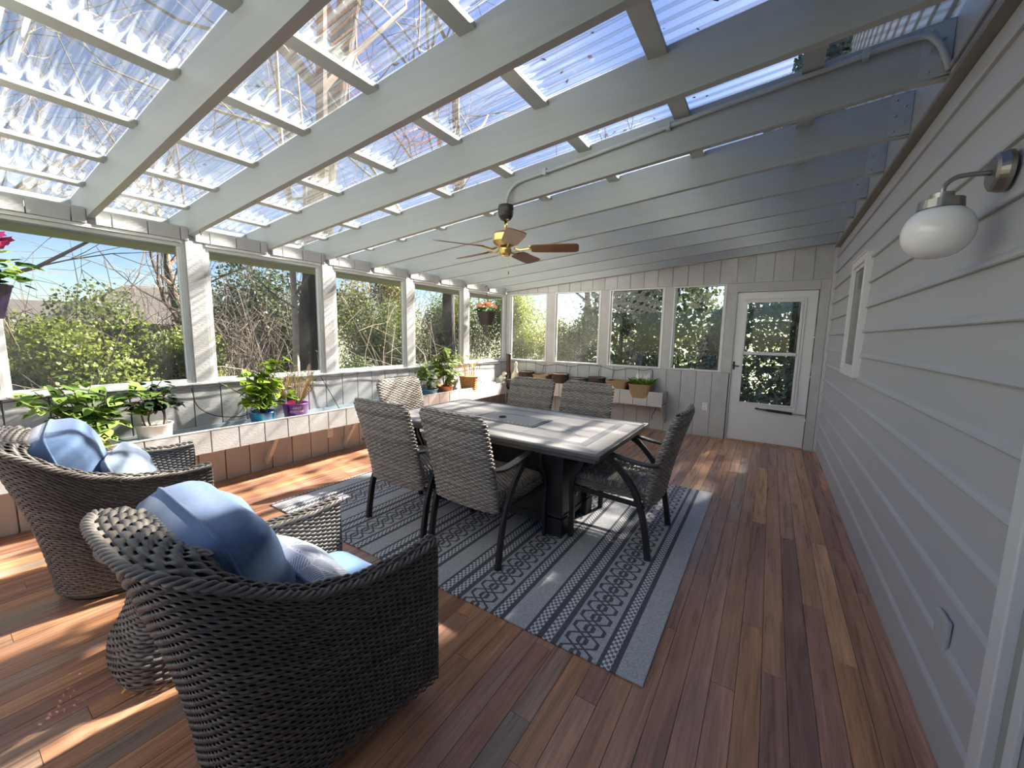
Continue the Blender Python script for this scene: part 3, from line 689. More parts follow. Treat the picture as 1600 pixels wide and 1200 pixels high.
# ------------------------------------------------------------------ swivel armchairs
ud = np.linspace(0, 1, 361)
def lerp(a, b, t): return a + (b - a) * t
def plan(u, z):
    fl_ = np.clip((z - .04) / .84, 0, 1) ** 1.6
    wb_ = lerp(.285, .352, fl_); y0 = lerp(.03, -.17, fl_); yb = lerp(-.255, -.42, fl_); n = lerp(2.5, 3.4, fl_)
    v = np.minimum(u, 1 - u); sg = np.where(u <= .5, 1.0, -1.0)
    t = np.clip(v / .33, 0, 1); a = np.clip((v - .33) / .17, 0, 1) * math.pi / 2
    xs_ = lerp(.335, wb_, t * t * (3 - 2 * t)); ys_ = lerp(.40, y0, t)
    xa = wb_ * np.maximum(np.cos(a), 0) ** (2 / n); ya_ = y0 + (yb - y0) * np.maximum(np.sin(a), 0) ** (2 / n)
    side = v < .33
    return np.where(side, xs_, xa) * sg, np.where(side, ys_, ya_)
_ytop = plan(ud, np.full_like(ud, .75))[1]
ZR = np.interp(_ytop, [-.42, -.34, -.27, -.18, -.10, .06, .26, .40], [.885, .875, .835, .745, .685, .635, .622, .632])
BK = np.clip((ZR - .64) / .22, 0, 1)                        # 1 along the back, 0 along the arms
def inward(P, d):
    T = np.gradient(P, axis=0); Nn = np.stack([T[:, 1], -T[:, 0], 0 * T[:, 0]], 1); Nn /= np.maximum(np.linalg.norm(Nn, axis=1, keepdims=True), 1e-9)
    sgn = np.sign((Nn * (np.array([0, .1, 0]) - P)).sum(1)); sgn = np.where(np.abs(P[:, 0]) < .2, np.sign(Nn[:, 1]), np.where(P[:, 0] > 0, -np.sign(Nn[:, 0]), np.sign(Nn[:, 0])))
    return P + Nn * (sgn * d)[:, None]
def row_out(v):
    z = .055 + v * (ZR - .055); x_, y_ = plan(ud, z); return np.stack([x_, y_, z], 1)
TH = .050 + .075 * BK
def row_in(v):
    zt = ZR - .022 * BK; z = .30 + v * (zt - .30); x_, y_ = plan(ud, z); return inward(np.stack([x_, y_, z], 1), TH * (.75 + .25 * v))
def row_top(v):
    a = row_out(1.0); b = row_in(1.0); P = a + (b - a) * v; P[:, 2] += .016 * math.sin(math.pi * v) + .002; return P
def build_armchair():
    t = empty('wicker_armchair')
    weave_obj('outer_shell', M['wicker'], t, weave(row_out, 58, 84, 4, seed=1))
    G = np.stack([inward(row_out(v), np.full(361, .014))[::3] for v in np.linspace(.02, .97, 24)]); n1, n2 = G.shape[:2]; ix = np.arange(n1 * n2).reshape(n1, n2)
    link('added_light_stop', np_mesh('added_light_stop', G.reshape(-1, 3), np.stack([ix[:-1, :-1], ix[:-1, 1:], ix[1:, 1:], ix[1:, :-1]], 2).reshape(-1, 4)), M['liner'], t)  # opaque dark sheet added behind the outer weave to block light shining through
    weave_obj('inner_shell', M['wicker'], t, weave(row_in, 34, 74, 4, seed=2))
    weave_obj('top_band', M['wicker'], t, weave(row_top, 7, 66, 4, amp=.0055, thick=.0045, seed=3))
    e0 = row_out(1.0); e1 = row_in(1.0); e0[:, 2] += .004; e1[:, 2] += .004
    weave_obj('rim_braid', M['wicker'], t, braid(e0, .009, .0065), braid(e1, .007, .0055))
    for s in (1, -1):
        def fr(v, s=s):
            z = .06 + v * .565; k = np.linspace(0, 1, 9); return np.stack([s * (.335 - .05 * k), .402 + 0 * k, z + 0 * k], 1)
        weave_obj('arm_front', M['wicker'], t, weave(fr, 52, 3, 4, seed=4 + s, stake_r=0), braid(np.array([[s * .335, .402, z] for z in np.linspace(.055, .63, 30)]), .004, .0045))
    def ap(v):
        k = np.linspace(0, 1, 30); return np.stack([-.285 + .57 * k, .375 + 0 * k, .07 + v * .24 + 0 * k], 1)
    weave_obj('front_apron', M['wicker'], t, weave(ap, 24, 20, 4, seed=9))
    b = MB().lathe([(.235, .0), (.24, .012), (.235, .030), (.20, .034), (.06, .036), (.06, .10), (.25, .102), (.25, .115), (0, .116)], 36); b.build('swivel_base', M['black'], t, smooth=False)
    MB().box(-.215, .215, -.10, .36, .285, .31).build('seat_deck', M['tabbase'], t)
    return t
def pillow_mesh(name, w_, h_, th, p=3.2, k=.55, n=30, wr=.006, seed=1, corner=.0):
    """pillow in the xz plane, thickness along y, welt along its edge"""
    r_ = np.random.default_rng(seed); g = np.linspace(-1, 1, n); X, Z = np.meshgrid(g, g)
    prof = np.maximum((1 - np.abs(X) ** p) * (1 - np.abs(Z) ** p), 0) ** k
    pull = 1 - corner * (np.abs(X) ** 4) * (1 - np.abs(Z) ** 2) * .5; pullz = 1 - corner * (np.abs(Z) ** 4) * (1 - np.abs(X) ** 2) * .5
    q = r_.uniform(-2, 2, 6)
    rip = wr * (np.sin(7 * X + 3 * Z * q[0] + q[1]) * np.sin(5 * Z + q[2]) + .6 * np.sin(11 * X * Z + q[3] + 6 * Z)) * prof
    # keep the four corners rounded
    sx = np.sqrt(np.maximum(1 - .16 * Z ** 6, 0)); sz_ = np.sqrt(np.maximum(1 - .16 * X ** 6, 0))
    xx = X * w_ / 2 * pull * sx; zz_ = Z * h_ / 2 * pullz * sz_
    F = np.stack([xx, -th / 2 * prof - rip, zz_], 2); B = np.stack([xx, th / 2 * prof - rip, zz_], 2)
    V = np.concatenate([F.reshape(-1, 3), B.reshape(-1, 3)]); idx = np.arange(n * n).reshape(n, n)
    a = np.stack([idx[:-1, :-1], idx[:-1, 1:], idx[1:, 1:], idx[1:, :-1]], 2).reshape(-1, 4)
    me = np_mesh(name, V, np.concatenate([a, a[:, ::-1] + n * n]))
    ring = np.concatenate([F[0, :-1], F[:-1, -1], F[-1, :0:-1], F[::-1, 0][:-1]])
    return me, ring
def pillow(name, lab, mat, loc, rot, w_, h_, th, seed, welt=.006, weltmat=None, **k):
    me, ring = pillow_mesh('cover', w_, h_, th, seed=seed, **k)
    t = tag(empty(name), lab, 'cushion', 'armchair cushions'); t.location = loc; t.rotation_euler = rot
    link('cover', me, mat, t)
    pts = [tuple(q) for q in ring] + [tuple(ring[0]), tuple(ring[1])]
    MB().tube(pts, welt, 6, caps=False).build('piping', weltmat or mat, t, smooth=True)
    return t
def seat_cushion(loc, rotz, lab):
    t = tag(empty('seat_cushion', loc, rotz), lab, 'cushion', 'armchair cushions')
    n = 26; g = np.linspace(-1, 1, n); X, Y = np.meshgrid(g, g)
    pr = np.maximum((1 - np.abs(X) ** 8) * (1 - np.abs(Y) ** 8), 0) ** .4
    xx = X * .275 * (1 - .04 * np.abs(Y) ** 8); yy_ = Y * .28 * (1 - .04 * np.abs(X) ** 8)
    T = np.stack([xx, yy_, .066 * pr + .012 * (1 - X * X) * (1 - Y * Y)], 2); B = np.stack([xx, yy_, -.066 * pr], 2)
    idx = np.arange(n * n).reshape(n, n); a = np.stack([idx[:-1, :-1], idx[:-1, 1:], idx[1:, 1:], idx[1:, :-1]], 2).reshape(-1, 4)
    link('cover', np_mesh('cover', np.concatenate([T.reshape(-1, 3), B.reshape(-1, 3)]), np.concatenate([a, a[:, ::-1] + n * n])), M['sky'], t)
    ring = np.concatenate([T[0, :-1], T[:-1, -1], T[-1, :0:-1], T[::-1, 0][:-1]])
    MB().tube([tuple(q) for q in ring] + [tuple(ring[0]), tuple(ring[1])], .005, 6, caps=False).build('piping', M['sky'], t, smooth=True)
    return t
C1 = (-1.335, .63, 0.0); R1 = 0.0
C2 = (-3.045, .555, 0.0); R2 = math.radians(-10.5)
ch1 = build_armchair(); ch1.location = C1; ch1.rotation_euler = (0, 0, R1); tag(ch1, 'grey wicker armchair in front, holding the large blue cushion', 'armchair', 'wicker swivel armchairs')
ch2 = dup(ch1, location=C2, rotation_euler=(0, 0, R2)); tag(ch2, 'grey wicker armchair beside the planter, behind the nearer armchair', 'armchair', 'wicker swivel armchairs')
def at(C, R_, x_, y_, z_): return (C[0] + x_ * math.cos(R_) - y_ * math.sin(R_), C[1] + x_ * math.sin(R_) + y_ * math.cos(R_), z_)
rad = math.radians
seat_cushion(at(C1, R1, 0, .11, .380), R1, 'light blue seat cushion on the nearer wicker armchair')
seat_cushion(at(C2, R2, 0, .11, .380), R2, 'light blue seat cushion on the armchair beside the planter')
pillow('back_cushion', 'large denim blue back cushion on the nearer armchair', M['blue'], at(C1, R1, -.080, -.160, .655), (rad(17), 0, R1 + rad(-3)), .60, .51, .29, 3, k=.42, p=4.5)
pillow('back_cushion', 'denim blue back cushion on the armchair beside the planter', M['blue'], at(C2, R2, -.04, -.150, .655), (rad(15), rad(3), R2), .58, .50, .28, 5, k=.42, p=4.5)
pillow('throw_pillow', 'white and blue triangle print lumbar pillow', M['pattern'], at(C1, R1, .02, .075, .545), (rad(40), 0, R1 + rad(-4)), .52, .31, .17, 4, weltmat=M['blue'], p=2.6)
pillow('throw_pillow', 'pale grey-blue throw pillow on the armchair beside the planter', M['paleblue'], at(C2, R2, .03, .085, .575), (rad(22), 0, R2 + rad(-12)), .46, .36, .19, 8, p=2.6, wr=.009)

# ------------------------------------------------------------------ round wicker side table between the armchairs
st = tag(empty('side_table', (-2.10, .555, 0)), 'round dark topped wicker side table between the two armchairs', 'side table')
zk = [0.0, .05, .13, .25, .34, .43, .525]; rk = [.215, .235, .225, .17, .150, .17, .215]
def row_t(v):
    z = .015 + v * .51; r_ = np.interp(z, zk, rk); a = np.linspace(0, 2 * math.pi, 120)
    k = 1 / (np.abs(np.cos(a)) ** 3.2 + np.abs(np.sin(a)) ** 3.2) ** (1 / 3.2); return np.stack([r_ * k * np.cos(a), r_ * k * np.sin(a), z + 0 * a], 1)
weave_obj('woven_base', M['wicker'], st, weave(row_t, 40, 48, 4, closed=True, seed=21))
MB().lathe([(.10, .0), (.22, .001), (.22, .012), (.10, .013)], 30).build('foot_ring', M['black'], st)
MB().lathe([(0, .525), (.225, .525), (.242, .531), (.246, .543), (.242, .555), (.225, .560), (0, .560)], 48).build('table_top', M['tabmetal'], st, smooth=False)

# ------------------------------------------------------------------ rug
rg = MB().box(0, 3.0, 0, 2.42, 0, .009).build('rug', M['rug'], None, bevel=.003)
rg.location = (-.335, 3.925, .001); rg.rotation_euler = (0, 0, math.pi + rad(.3)); tag(rg, 'grey woven outdoor rug with dark lattice and checked stripes', 'rug')
RZ = .0105

# ------------------------------------------------------------------ dining table with a burner cover
tb = tag(empty('dining_table', (-1.735, 2.655, RZ)), 'rectangular charcoal dining table with slate tile top and centre burner lid', 'table')
TX, TY, TZ = .965, .545, .735 - RZ
def ring_(b, x0, y0, x1, y1, z0, z1):                     # mitred rectangular ring between outer (x0,y0) and inner (x1,y1)
    for s in (0, 1, 2, 3):
        o = [(-x0, -y0), (x0, -y0), (x0, y0), (-x0, y0)]; i = [(-x1, -y1), (x1, -y1), (x1, y1), (-x1, y1)]
        a_, c_ = s, (s + 1) % 4
        b.hexa([(*o[a_], z0), (*o[c_], z0), (*i[c_], z0), (*i[a_], z0), (*o[a_], z1), (*o[c_], z1), (*i[c_], z1), (*i[a_], z1)])
    return b
ring_(MB(), TX, TY, TX - .035, TY - .035, TZ - .032, TZ).build('rim', M['tabmetal'], tb, bevel=.006)
ring_(MB(), TX - .035, TY - .035, TX - .09, TY - .09, TZ - .065, TZ - .033).build('apron', M['tabmetal'], tb, bevel=.004)
MB().box(-TX + .035, TX - .035, -TY + .035, TY - .035, TZ - .03, TZ - .010).build('top_tray', M['tabmetal'], tb)
x0, y0, x1, y1 = TX - .037, TY - .037, TX - .150, TY - .150
O = [(-x0, -y0), (x0, -y0), (x0, y0), (-x0, y0)]; I = [(-x1, -y1), (x1, -y1), (x1, y1), (-x1, y1)]
for s in range(4):
    a_, c_ = s, (s + 1) % 4; g = .0015
    MB().hexa([(*O[a_], TZ - .012), (*O[c_], TZ - .012), (*I[c_], TZ - .012), (*I[a_], TZ - .012), (*O[a_], TZ - .002), (*O[c_], TZ - .002), (*I[c_], TZ - .002), (*I[a_], TZ - .002)]).build('border_tile', M['slate'], tb, bevel=.0015)
ring_(MB(), TX - .153, TY - .153, TX - .205, TY - .205, TZ - .012, TZ - .003).build('dark_band', M['slated'], tb)
for sx in (-1, 1):
    xa, xb = sorted((sx * .30, sx * (TX - .207)))
    for ya_, yb_ in ((-TY + .207, -.002), (.002, TY - .207)):
        MB().box(xa + .0015, xb - .0015, ya_, yb_, TZ - .012, TZ - .002).build('inner_tile', M['slate'], tb, bevel=.0015)
    for s2 in (-1, 1):                                     # incised curve lines on the tiles
        pts = [(sx * (.40 + .30 * t_), s2 * (.02 + .25 * (t_ ** 2) * (1 - .25 * t_)), TZ - .0015) for t_ in np.linspace(0, 1, 12)]
        MB().tube(pts, .0022, 4, flat=(.0022, .0006)).build('tile_line', M['slated'], tb)
for ya_, yb_ in ((-TY + .207, -.165), (.165, TY - .207)): MB().box(-.2985, .2985, ya_, yb_, TZ - .012, TZ - .002).build('inner_tile', M['slate'], tb, bevel=.0015)
ring_(MB(), .298, .163, .27, .135, TZ - .012, TZ + .001).build('burner_frame', M['tabmetal'], tb, bevel=.002)
MB().box(-.268, .268, -.133, .133, TZ - .01, TZ + .004).build('burner_lid', M['slate'], tb, bevel=.003)
for i in range(26): MB().box(-.255 + .02 * i, -.245 + .02 * i, -.128, -.118, TZ + .0035, TZ + .005).build('lid_slot', M['tabbase'], tb) if i % 2 == 0 else None
MB().lathe([(.0, .0), (.032, .0), (.032, .006), (.024, .007), (.023, .001), (0, .001)], 24, c=(-.085, -.005, TZ + .004)).build('umbrella_hole', M['black'], tb)
bx0, by0, bh = .56, .225, TZ - .076
for sx in (-1, 1):
    for sy in (-1, 1):
        q = MB().box(sx * bx0 - .05, sx * bx0 + .05, sy * by0 - .05, sy * by0 + .05, .13, bh); q.box(sx * bx0 - .056, sx * bx0 + .056, sy * by0 - .056, sy * by0 + .056, 0, .125); q.box(sx * bx0 - .056, sx * bx0 + .056, sy * by0 - .056, sy * by0 + .056, .14, .155)
        q.build('corner_post', M['tabbase'], tb, bevel=.004)
for sy in (-1, 1):
    MB().box(-bx0 + .05, bx0 - .05, sy * by0 - .015, sy * by0 + .015, .06, bh).build('side_panel', M['tabbase'], tb)
    ring2 = MB()
    for z0, z1 in ((.06, .12), (bh - .07, bh)): ring2.box(-bx0 + .05, bx0 - .05, sy * by0 - .025, sy * by0 + .025, z0, z1)
    ring2.build('panel_rail', M['tabbase'], tb)
for sx in (-1, 1):
    MB().box(sx * bx0 - .015, sx * bx0 + .015, -by0 + .05, by0 - .05, .06, bh).build('end_panel', M['tabbase'], tb)
    MB().box(sx * bx0 - .024, sx * bx0 + .024, -by0 + .05, by0 - .05, .09, .105).build('panel_rail', M['tabbase'], tb)
k_ = MB().lathe([(.0, 0), (.018, 0), (.016, .018), (0, .02)], 16, M=Matrix.Translation((bx0 + .015, .02, .22)) @ Matrix.Rotation(math.pi / 2, 4, 'Y')); k_.build('control_knob', M['nickel'], tb)

# ------------------------------------------------------------------ dining chairs
def smooth_path(P, n=24):
    """Catmull-Rom through points"""
    P = np.asarray(P, float); E_ = np.vstack([2 * P[0] - P[1], P, 2 * P[-1] - P[-2]]); out = []
    m = len(P) - 1
    for t in np.linspace(0, m, n):
        i = min(int(t), m - 1); f = t - i; a, b, c, d = E_[i:i + 4]
        out.append(.5 * ((2 * b) + (-a + c) * f + (2 * a - 5 * b + 4 * c - d) * f * f + (-a + 3 * b - 3 * c + d) * f ** 3))
    return [tuple(q) for q in out]
def build_dining_chair():
    t = empty('dining_chair')
    # back: closed woven sleeve around a leaning panel
    def row_b(v):
        z = .335 + v * .605; yc = -.205 - .15 * (v ** 1.3); hw = .262 + .010 * v
        top = max(0, (v - .93) / .07); hw -= .028 * top ** 2; th = .030 * (1 - .55 * top ** 2)
        a = np.linspace(0, 2 * math.pi, 161); n = 7.0
        cx = np.sign(np.cos(a)) * np.abs(np.cos(a)) ** (2 / n); cy = np.sign(np.sin(a)) * np.abs(np.sin(a)) ** (2 / 3.)
        bow = .022 * (1 - (cx) ** 2)
        return np.stack([hw * cx, yc - bow + th * cy, z + 0 * a], 1)
    def row_bt(v):
        P = row_b(1.0); c = np.array([0, P[:, 1].mean(), 0]); k = np.linspace(-.236, .236, 30); yc = -.355 - .022 * (1 - (k / .26) ** 2)
        return np.stack([k, yc + (v - .5) * .03, .943 + .006 * np.sin(math.pi * v) + 0 * k], 1)
    weave_obj('backrest', M['wickerd'], t, weave(row_b, 46, 38, 4, amp=.0026, thick=.003, closed=True, seed=31), weave(row_bt, 4, 16, 4, amp=.003, thick=.004, seed=33, stake_r=0))
    # seat: woven pad with rolled front
    def row_s(v):
        ang = v
        # path across the depth: from rear top over the front roll to underneath
        P = np.array([[-.205, .455], [-.10, .448], [.05, .452], [.17, .462], [.255, .462], [.290, .445], [.300, .415], [.285, .385], [.24, .375]])
        d = np.r_[0, np.cumsum(np.linalg.norm(np.diff(P, axis=0), axis=1))]; s_ = v * d[-1]; y_ = np.interp(s_, d, P[:, 0]); z_ = np.interp(s_, d, P[:, 1])
        k = np.linspace(-1, 1, 41); hw = .262
        dz = -.055 * np.maximum(np.abs(k) - .93, 0) / .07 + .006 * (1 - k * k)
        return np.stack([hw * k, y_ + 0 * k, z_ + dz], 1)
    def row_ss(s):
        def f(v):
            y_ = np.linspace(-.2, .29, 24); return np.stack([s * .264 + 0 * y_, y_, .372 + v * .05 + .008 * np.clip((y_ - .05) / .2, 0, 1)], 1)
        return f
    weave_obj('seat', M['wickerd'], t, weave(row_s, 40, 22, 4, amp=.0026, thick=.003, seed=41), weave(row_ss(1), 5, 18, 4, seed=42, stake_r=0), weave(row_ss(-1), 5, 18, 4, seed=43, stake_r=0))
    for s in (-1, 1):
        X_ = s * .292
        MB().tube(smooth_path([(X_, -.245, 0), (X_, -.225, .14), (X_, -.190, .30), (X_, -.120, .46), (X_, -.01, .585), (X_, .055, .628)], 20), .012, 4, flat=(.020, .0125), up=(s, 0, 0)).build('rear_leg', M['bronze'], t, bevel=.003)
        MB().tube(smooth_path([(X_, .235, .640), (X_, .225, .585), (X_, .235, .53), (X_, .285, .44), (X_, .292, .36), (X_, .285, .18), (X_, .292, 0)], 22), .012, 4, flat=(.018, .012), up=(s, 0, 0)).build('front_leg', M['bronze'], t, bevel=.003)
        MB().tube(smooth_path([(s * .275, -.275, .622), (X_, -.20, .618), (X_, -.08, .630), (X_, .06, .655), (X_, .17, .662), (X_, .245, .645), (X_, .265, .628)], 24), .012, 4, flat=(.0085, .025), up=(s, 0, 0)).build('armrest', M['bronze'], t, bevel=.003)
        MB().tube([(X_ * .985, -.195, .345), (X_ * .985, .29, .368)], .01, 4, flat=(.014, .009), up=(s, 0, 0)).build('side_rail', M['bronze'], t)
    MB().tube([(-.285, .285, .362), (.285, .285, .362)], .01, 4, flat=(.010, .014), up=(0, 1, 0)).build('front_rail', M['bronze'], t)
    MB().tube([(-.285, -.190, .335), (.285, -.190, .335)], .01, 4, flat=(.010, .014), up=(0, 1, 0)).build('rear_rail', M['bronze'], t)
    return t
dc = build_dining_chair()
DCS = [((-1.545, 2.075), rad(-3), 'wicker dining chair nearest the camera, right of its twin on the near side'),
       ((-2.185, 2.055), rad(0), 'near-side wicker dining chair closer to the window wall'),
       ((-.79, 2.735), rad(90), 'wicker dining chair at the table end by the house siding'),
       ((-2.12, 3.30), rad(180), 'far-side wicker dining chair closer to the window wall'),
       ((-1.49, 3.31), rad(180), 'far-side wicker dining chair closer to the door'),
       ((-2.80, 2.70), rad(-90), 'wicker dining chair at the table end by the window wall')]
for i, (p, r_, lab) in enumerate(DCS):
    o = dc if i == 0 else dup(dc)
    o.location = (p[0], p[1], RZ); o.rotation_euler = (0, 0, r_); tag(o, lab, 'chair', 'dining chairs around the table')

# ------------------------------------------------------------------ ceiling fan with conduit
FX, FY = -1.775, 2.585
fan = tag(empty('ceiling_fan', (FX, FY, 2.1)), 'brass ceiling fan with five wooden blades hung from a conduit', 'ceiling fan')
def L_(z): return z - 2.1
MB().lathe([(0, L_(2.395)), (.055, L_(2.395)), (.060, L_(2.375)), (.060, L_(2.345)), (.054, L_(2.315)), (.038, L_(2.292)), (.018, L_(2.282)), (0, L_(2.282))], 28).build('canopy', M['bronze'], fan, smooth=False)
MB().lathe([(.012, L_(2.20)), (.012, L_(2.285))], 12).build('downrod', M['brass'], fan, smooth=True)
MB().lathe([(0, L_(2.205)), (.04, L_(2.203)), (.088, L_(2.192)), (.098, L_(2.178)), (.098, L_(2.130)), (.09, L_(2.112)), (.060, L_(2.095)), (.035, L_(2.088)), (0, L_(2.088))], 36).build('motor_housing', M['brass'], fan, smooth=False, bevel=0)
MB().lathe([(.020, L_(2.088)), (.046, L_(2.080)), (.050, L_(2.066)), (.046, L_(2.040)), (.034, L_(2.024)), (.010, L_(2.020)), (0, L_(2.020))], 24).build('switch_cup', M['brass'], fan, smooth=False)
blm = MB(); nb = 14
prof = [(.20, .050), (.22, .060), (.30, .064), (.48, .070), (.54, .066), (.555, .052), (.56, .03)]
top = [(r_, w_) for r_, w_ in prof]; outl = [(r_, -w_) for r_, w_ in prof] + [(r_, w_) for r_, w_ in prof[::-1]]
blm.prism(outl, -.003, .003, 'z'); bmesh_ = blm.mesh('blade'); bmesh_.materials.append(M['blade'])
ir = MB().tube([(.07, 0, .006), (.11, 0, -.012), (.16, 0, -.006), (.20, .0, .002)], .008, 6); ir.box(.185, .255, -.03, .03, .0035, .007); irm = ir.mesh('blade_iron'); irm.materials.append(M['brass'])
for k in range(5):
    b = link('blade', bmesh_, None, fan, loc=(0, 0, L_(2.075))); b.rotation_euler = Matrix.Rotation(rad(24 + 72 * k), 4, 'Z').to_3x3().__matmul__(Matrix.Rotation(rad(-13), 3, 'X')).to_euler()
    link('blade_iron', irm, None, b)
ch = MB().tube([(.035, -.01, L_(2.03)), (.037, -.01, L_(1.905))], .0018, 5); ch.lathe([(0, 0), (.008, .004), (.006, .022), (0, .026)], 10, c=(.037, -.01, L_(1.88))); ch.build('pull_chain', M['brass'], fan)
cp = [(.549, 2.600, 2.604), (.530, 2.600, 2.665), (.495, 2.600, 2.735), (.425, 2.600, 2.770), (.135, 2.600, 2.745), (-.43, 2.600, 2.69), (-.785, 2.600, 2.648), (-1.21, 2.600, 2.60), (-1.565, 2.600, 2.565), (-1.69, 2.600, 2.545), (-1.755, 2.595, 2.49), (FX, FY, 2.394)]
MB().tube([tuple(Vector(q) - fan.location) for q in smooth_path(cp, 60)], .0125, 10).build('conduit', M['galv'], fan, smooth=True)
for xq, zq in ((.26, 2.757), (-.62, 2.668), (-1.45, 2.577)):
    MB().box(xq - .012 - FX, xq + .012 - FX, -.002, .028, zq - .022 - 2.1, zq + .022 - 2.1).build('conduit_strap', M['galv'], fan)

# ------------------------------------------------------------------ wall lamp
LY = 1.95
lp = tag(empty('wall_lamp', (XR, LY, 1.93)), 'brushed nickel wall lamp with white globe shade on the siding', 'lamp')
MB().lathe([(0, 0), (.062, 0), (.062, .012), (.056, .030), (.046, .036), (0, .036)], 32, M=Matrix.Translation((-.021, 0, .03)) @ Matrix.Rotation(-math.pi / 2, 4, 'Y')).build('wall_plate', M['nickel'], lp, smooth=False)
MB().tube(smooth_path([(-.055, 0, .03), (-.10, 0, .034), (-.135, 0, .030), (-.157, 0, .008), (-.160, 0, -.028)], 24), .0075, 12).build('arm', M['nickel'], lp, smooth=True)
MB().lathe([(.0, .016), (.030, .014), (.030, -.006), (.056, -.008), (.058, -.036), (.05, -.040), (0, -.040)][::-1], 32, c=(-.160, 0, -.03)).build('shade_cap', M['nickel'], lp)
pf = [(.052 if i == 0 else .0915 * math.cos(th) ** .85, .088 * math.sin(th)) for i, th in enumerate(np.linspace(1.0, -math.pi / 2, 18))]
pf = [(max(r_, 1e-6), z_) for r_, z_ in pf]
MB().lathe(pf[::-1], 40, c=(-.160, 0, -.140)).build('globe_shade', M['opal'], lp, smooth=True)

# ------------------------------------------------------------------ outlets, plate, hooks, cable
def outlet(name, lab, loc, rotz):
    t = tag(empty(name, loc, rotz), lab, 'outlet', 'electrical plates')
    MB().box(-.036, .036, -.006, 0, -.058, .058).build('cover_plate', M['plastic'], t, bevel=.003)
    for z in (-.022, .022):
        MB().box(-.017, .017, -.008, -.006, z - .015, z + .015).build('socket_face', M['plastic'], t, bevel=.003)
        for xq in (-.007, .007): MB().box(xq - .0015, xq + .0015, -.0085, -.0078, z - .004, z + .006).build('slot', M['black'], t)
    return t
outlet('wall_outlet', 'white outlet low on the end wall beside the door', (-.735, YB - .001, .44), 0)
outlet('wall_outlet', 'outlet on the panelling under the long planter', (XL + .001, 2.60, .25), math.pi / 2)
bp = MB().box(-.014, 0, -.052, .052, -.058, .058).build('cover_plate', M['siding'], None, bevel=.004); bp.location = (XR - .012, 1.88, .425); tag(bp, 'blank grey cover plate low on the house siding', 'cover plate')
for i, (k, x_) in enumerate(((8, -4.05), (6, -4.05), (4, -4.05), (5, -4.0))):
    h_ = MB().tube(smooth_path([(0, 0, 0), (0, 0, -.022), (.012, 0, -.034), (.024, 0, -.024), (.024, 0, -.014)], 12), .0025, 6).build('cup_hook', M['black'], None, smooth=True)
    h_.location = (x_, RY[k], zraf(x_) + .001); tag(h_, 'small black cup hook under the rafter tail, %s' % ('second from the armchairs', 'above the window with the trunk', 'above the leafy plant', 'above the middle window')[i], 'hook', 'cup hooks')
wr_ = tag(empty('string_light_cable'), 'black string light cable looped along the sills above the planters', 'cable')
xw = XL + .030
def cable(pts, nm='cable_run'): MB().tube(smooth_path(pts, len(pts) * 8), .004, 6).build(nm, M['string'], wr_, smooth=True)
cable([(xw, .0, .90), (xw, .30, .915), (xw, .58, .925), (xw, .9, .905), (xw, 1.2, .92), (xw, 1.40, .905), (xw, 1.8, .92), (xw, 2.2, .905), (xw, 2.50, .92), (xw, 2.75, .90), (xw, 3.1, .92), (xw, 3.45, .895), (xw, 3.80, .92), (xw, 4.1, .885), (xw, 4.5, .92), (xw, 4.9, .89), (xw, 5.4, .92), (xw, 5.8, .90), (xw, 6.20, .915)])
cable([(xw, 1.31, .915), (xw + .01, 1.345, .74), (xw + .02, 1.48, .635), (xw + .02, 1.68, .600), (xw + .03, 1.80, .655)], 'cable_drop')
cable([(xw, 2.47, .915), (xw + .01, 2.40, .86), (xw + .02, 2.28, .70)], 'cable_drop'); cable([(xw, 2.50, .915), (xw + .01, 2.60, .72), (xw + .02, 2.72, .48)], 'cable_drop')
cable([(xw, .78, .91), (xw + .02, .74, .70), (xw + .05, .82, .56), (xw + .06, .92, .545)], 'cable_drop'); cable([(xw, .50, .92), (xw + .02, .54, .70), (xw + .03, .60, .55)], 'cable_drop')
cable([(xw, 4.1, .89), (xw + .02, 4.05, .75), (xw + .03, 4.06, .55)], 'cable_drop'); cable([(xw, 5.4, .92), (xw + .02, 5.36, .70), (xw + .03, 5.42, .55)], 'cable_drop')
yw = YB - .030
cable([(-4.19, yw, .915), (-3.63, yw, .925), (-3.39, yw, .885), (-3.13, yw, .918), (-2.885, yw, .90), (-2.65, yw, .94), (-2.34, yw, .935), (-2.09, yw, .885), (-1.83, yw, .93), (-1.63, yw, .91), (-1.535, yw, .935), (-1.49, yw, .90), (-1.485, yw, .80)])
for xq in (-3.39, -2.87, -2.34, -2.09): cable([(xq, yw, .90), (xq - .01, yw - .01, .82), (xq - .03 if xq != -2.34 else xq, yw - .02, .76)], 'cable_drop')
cable([(-1.40, yw, .42), (-1.42, yw - .01, .30), (-1.46, yw - .01, .22), (-1.45, yw - .01, .16)], 'cable_drop')

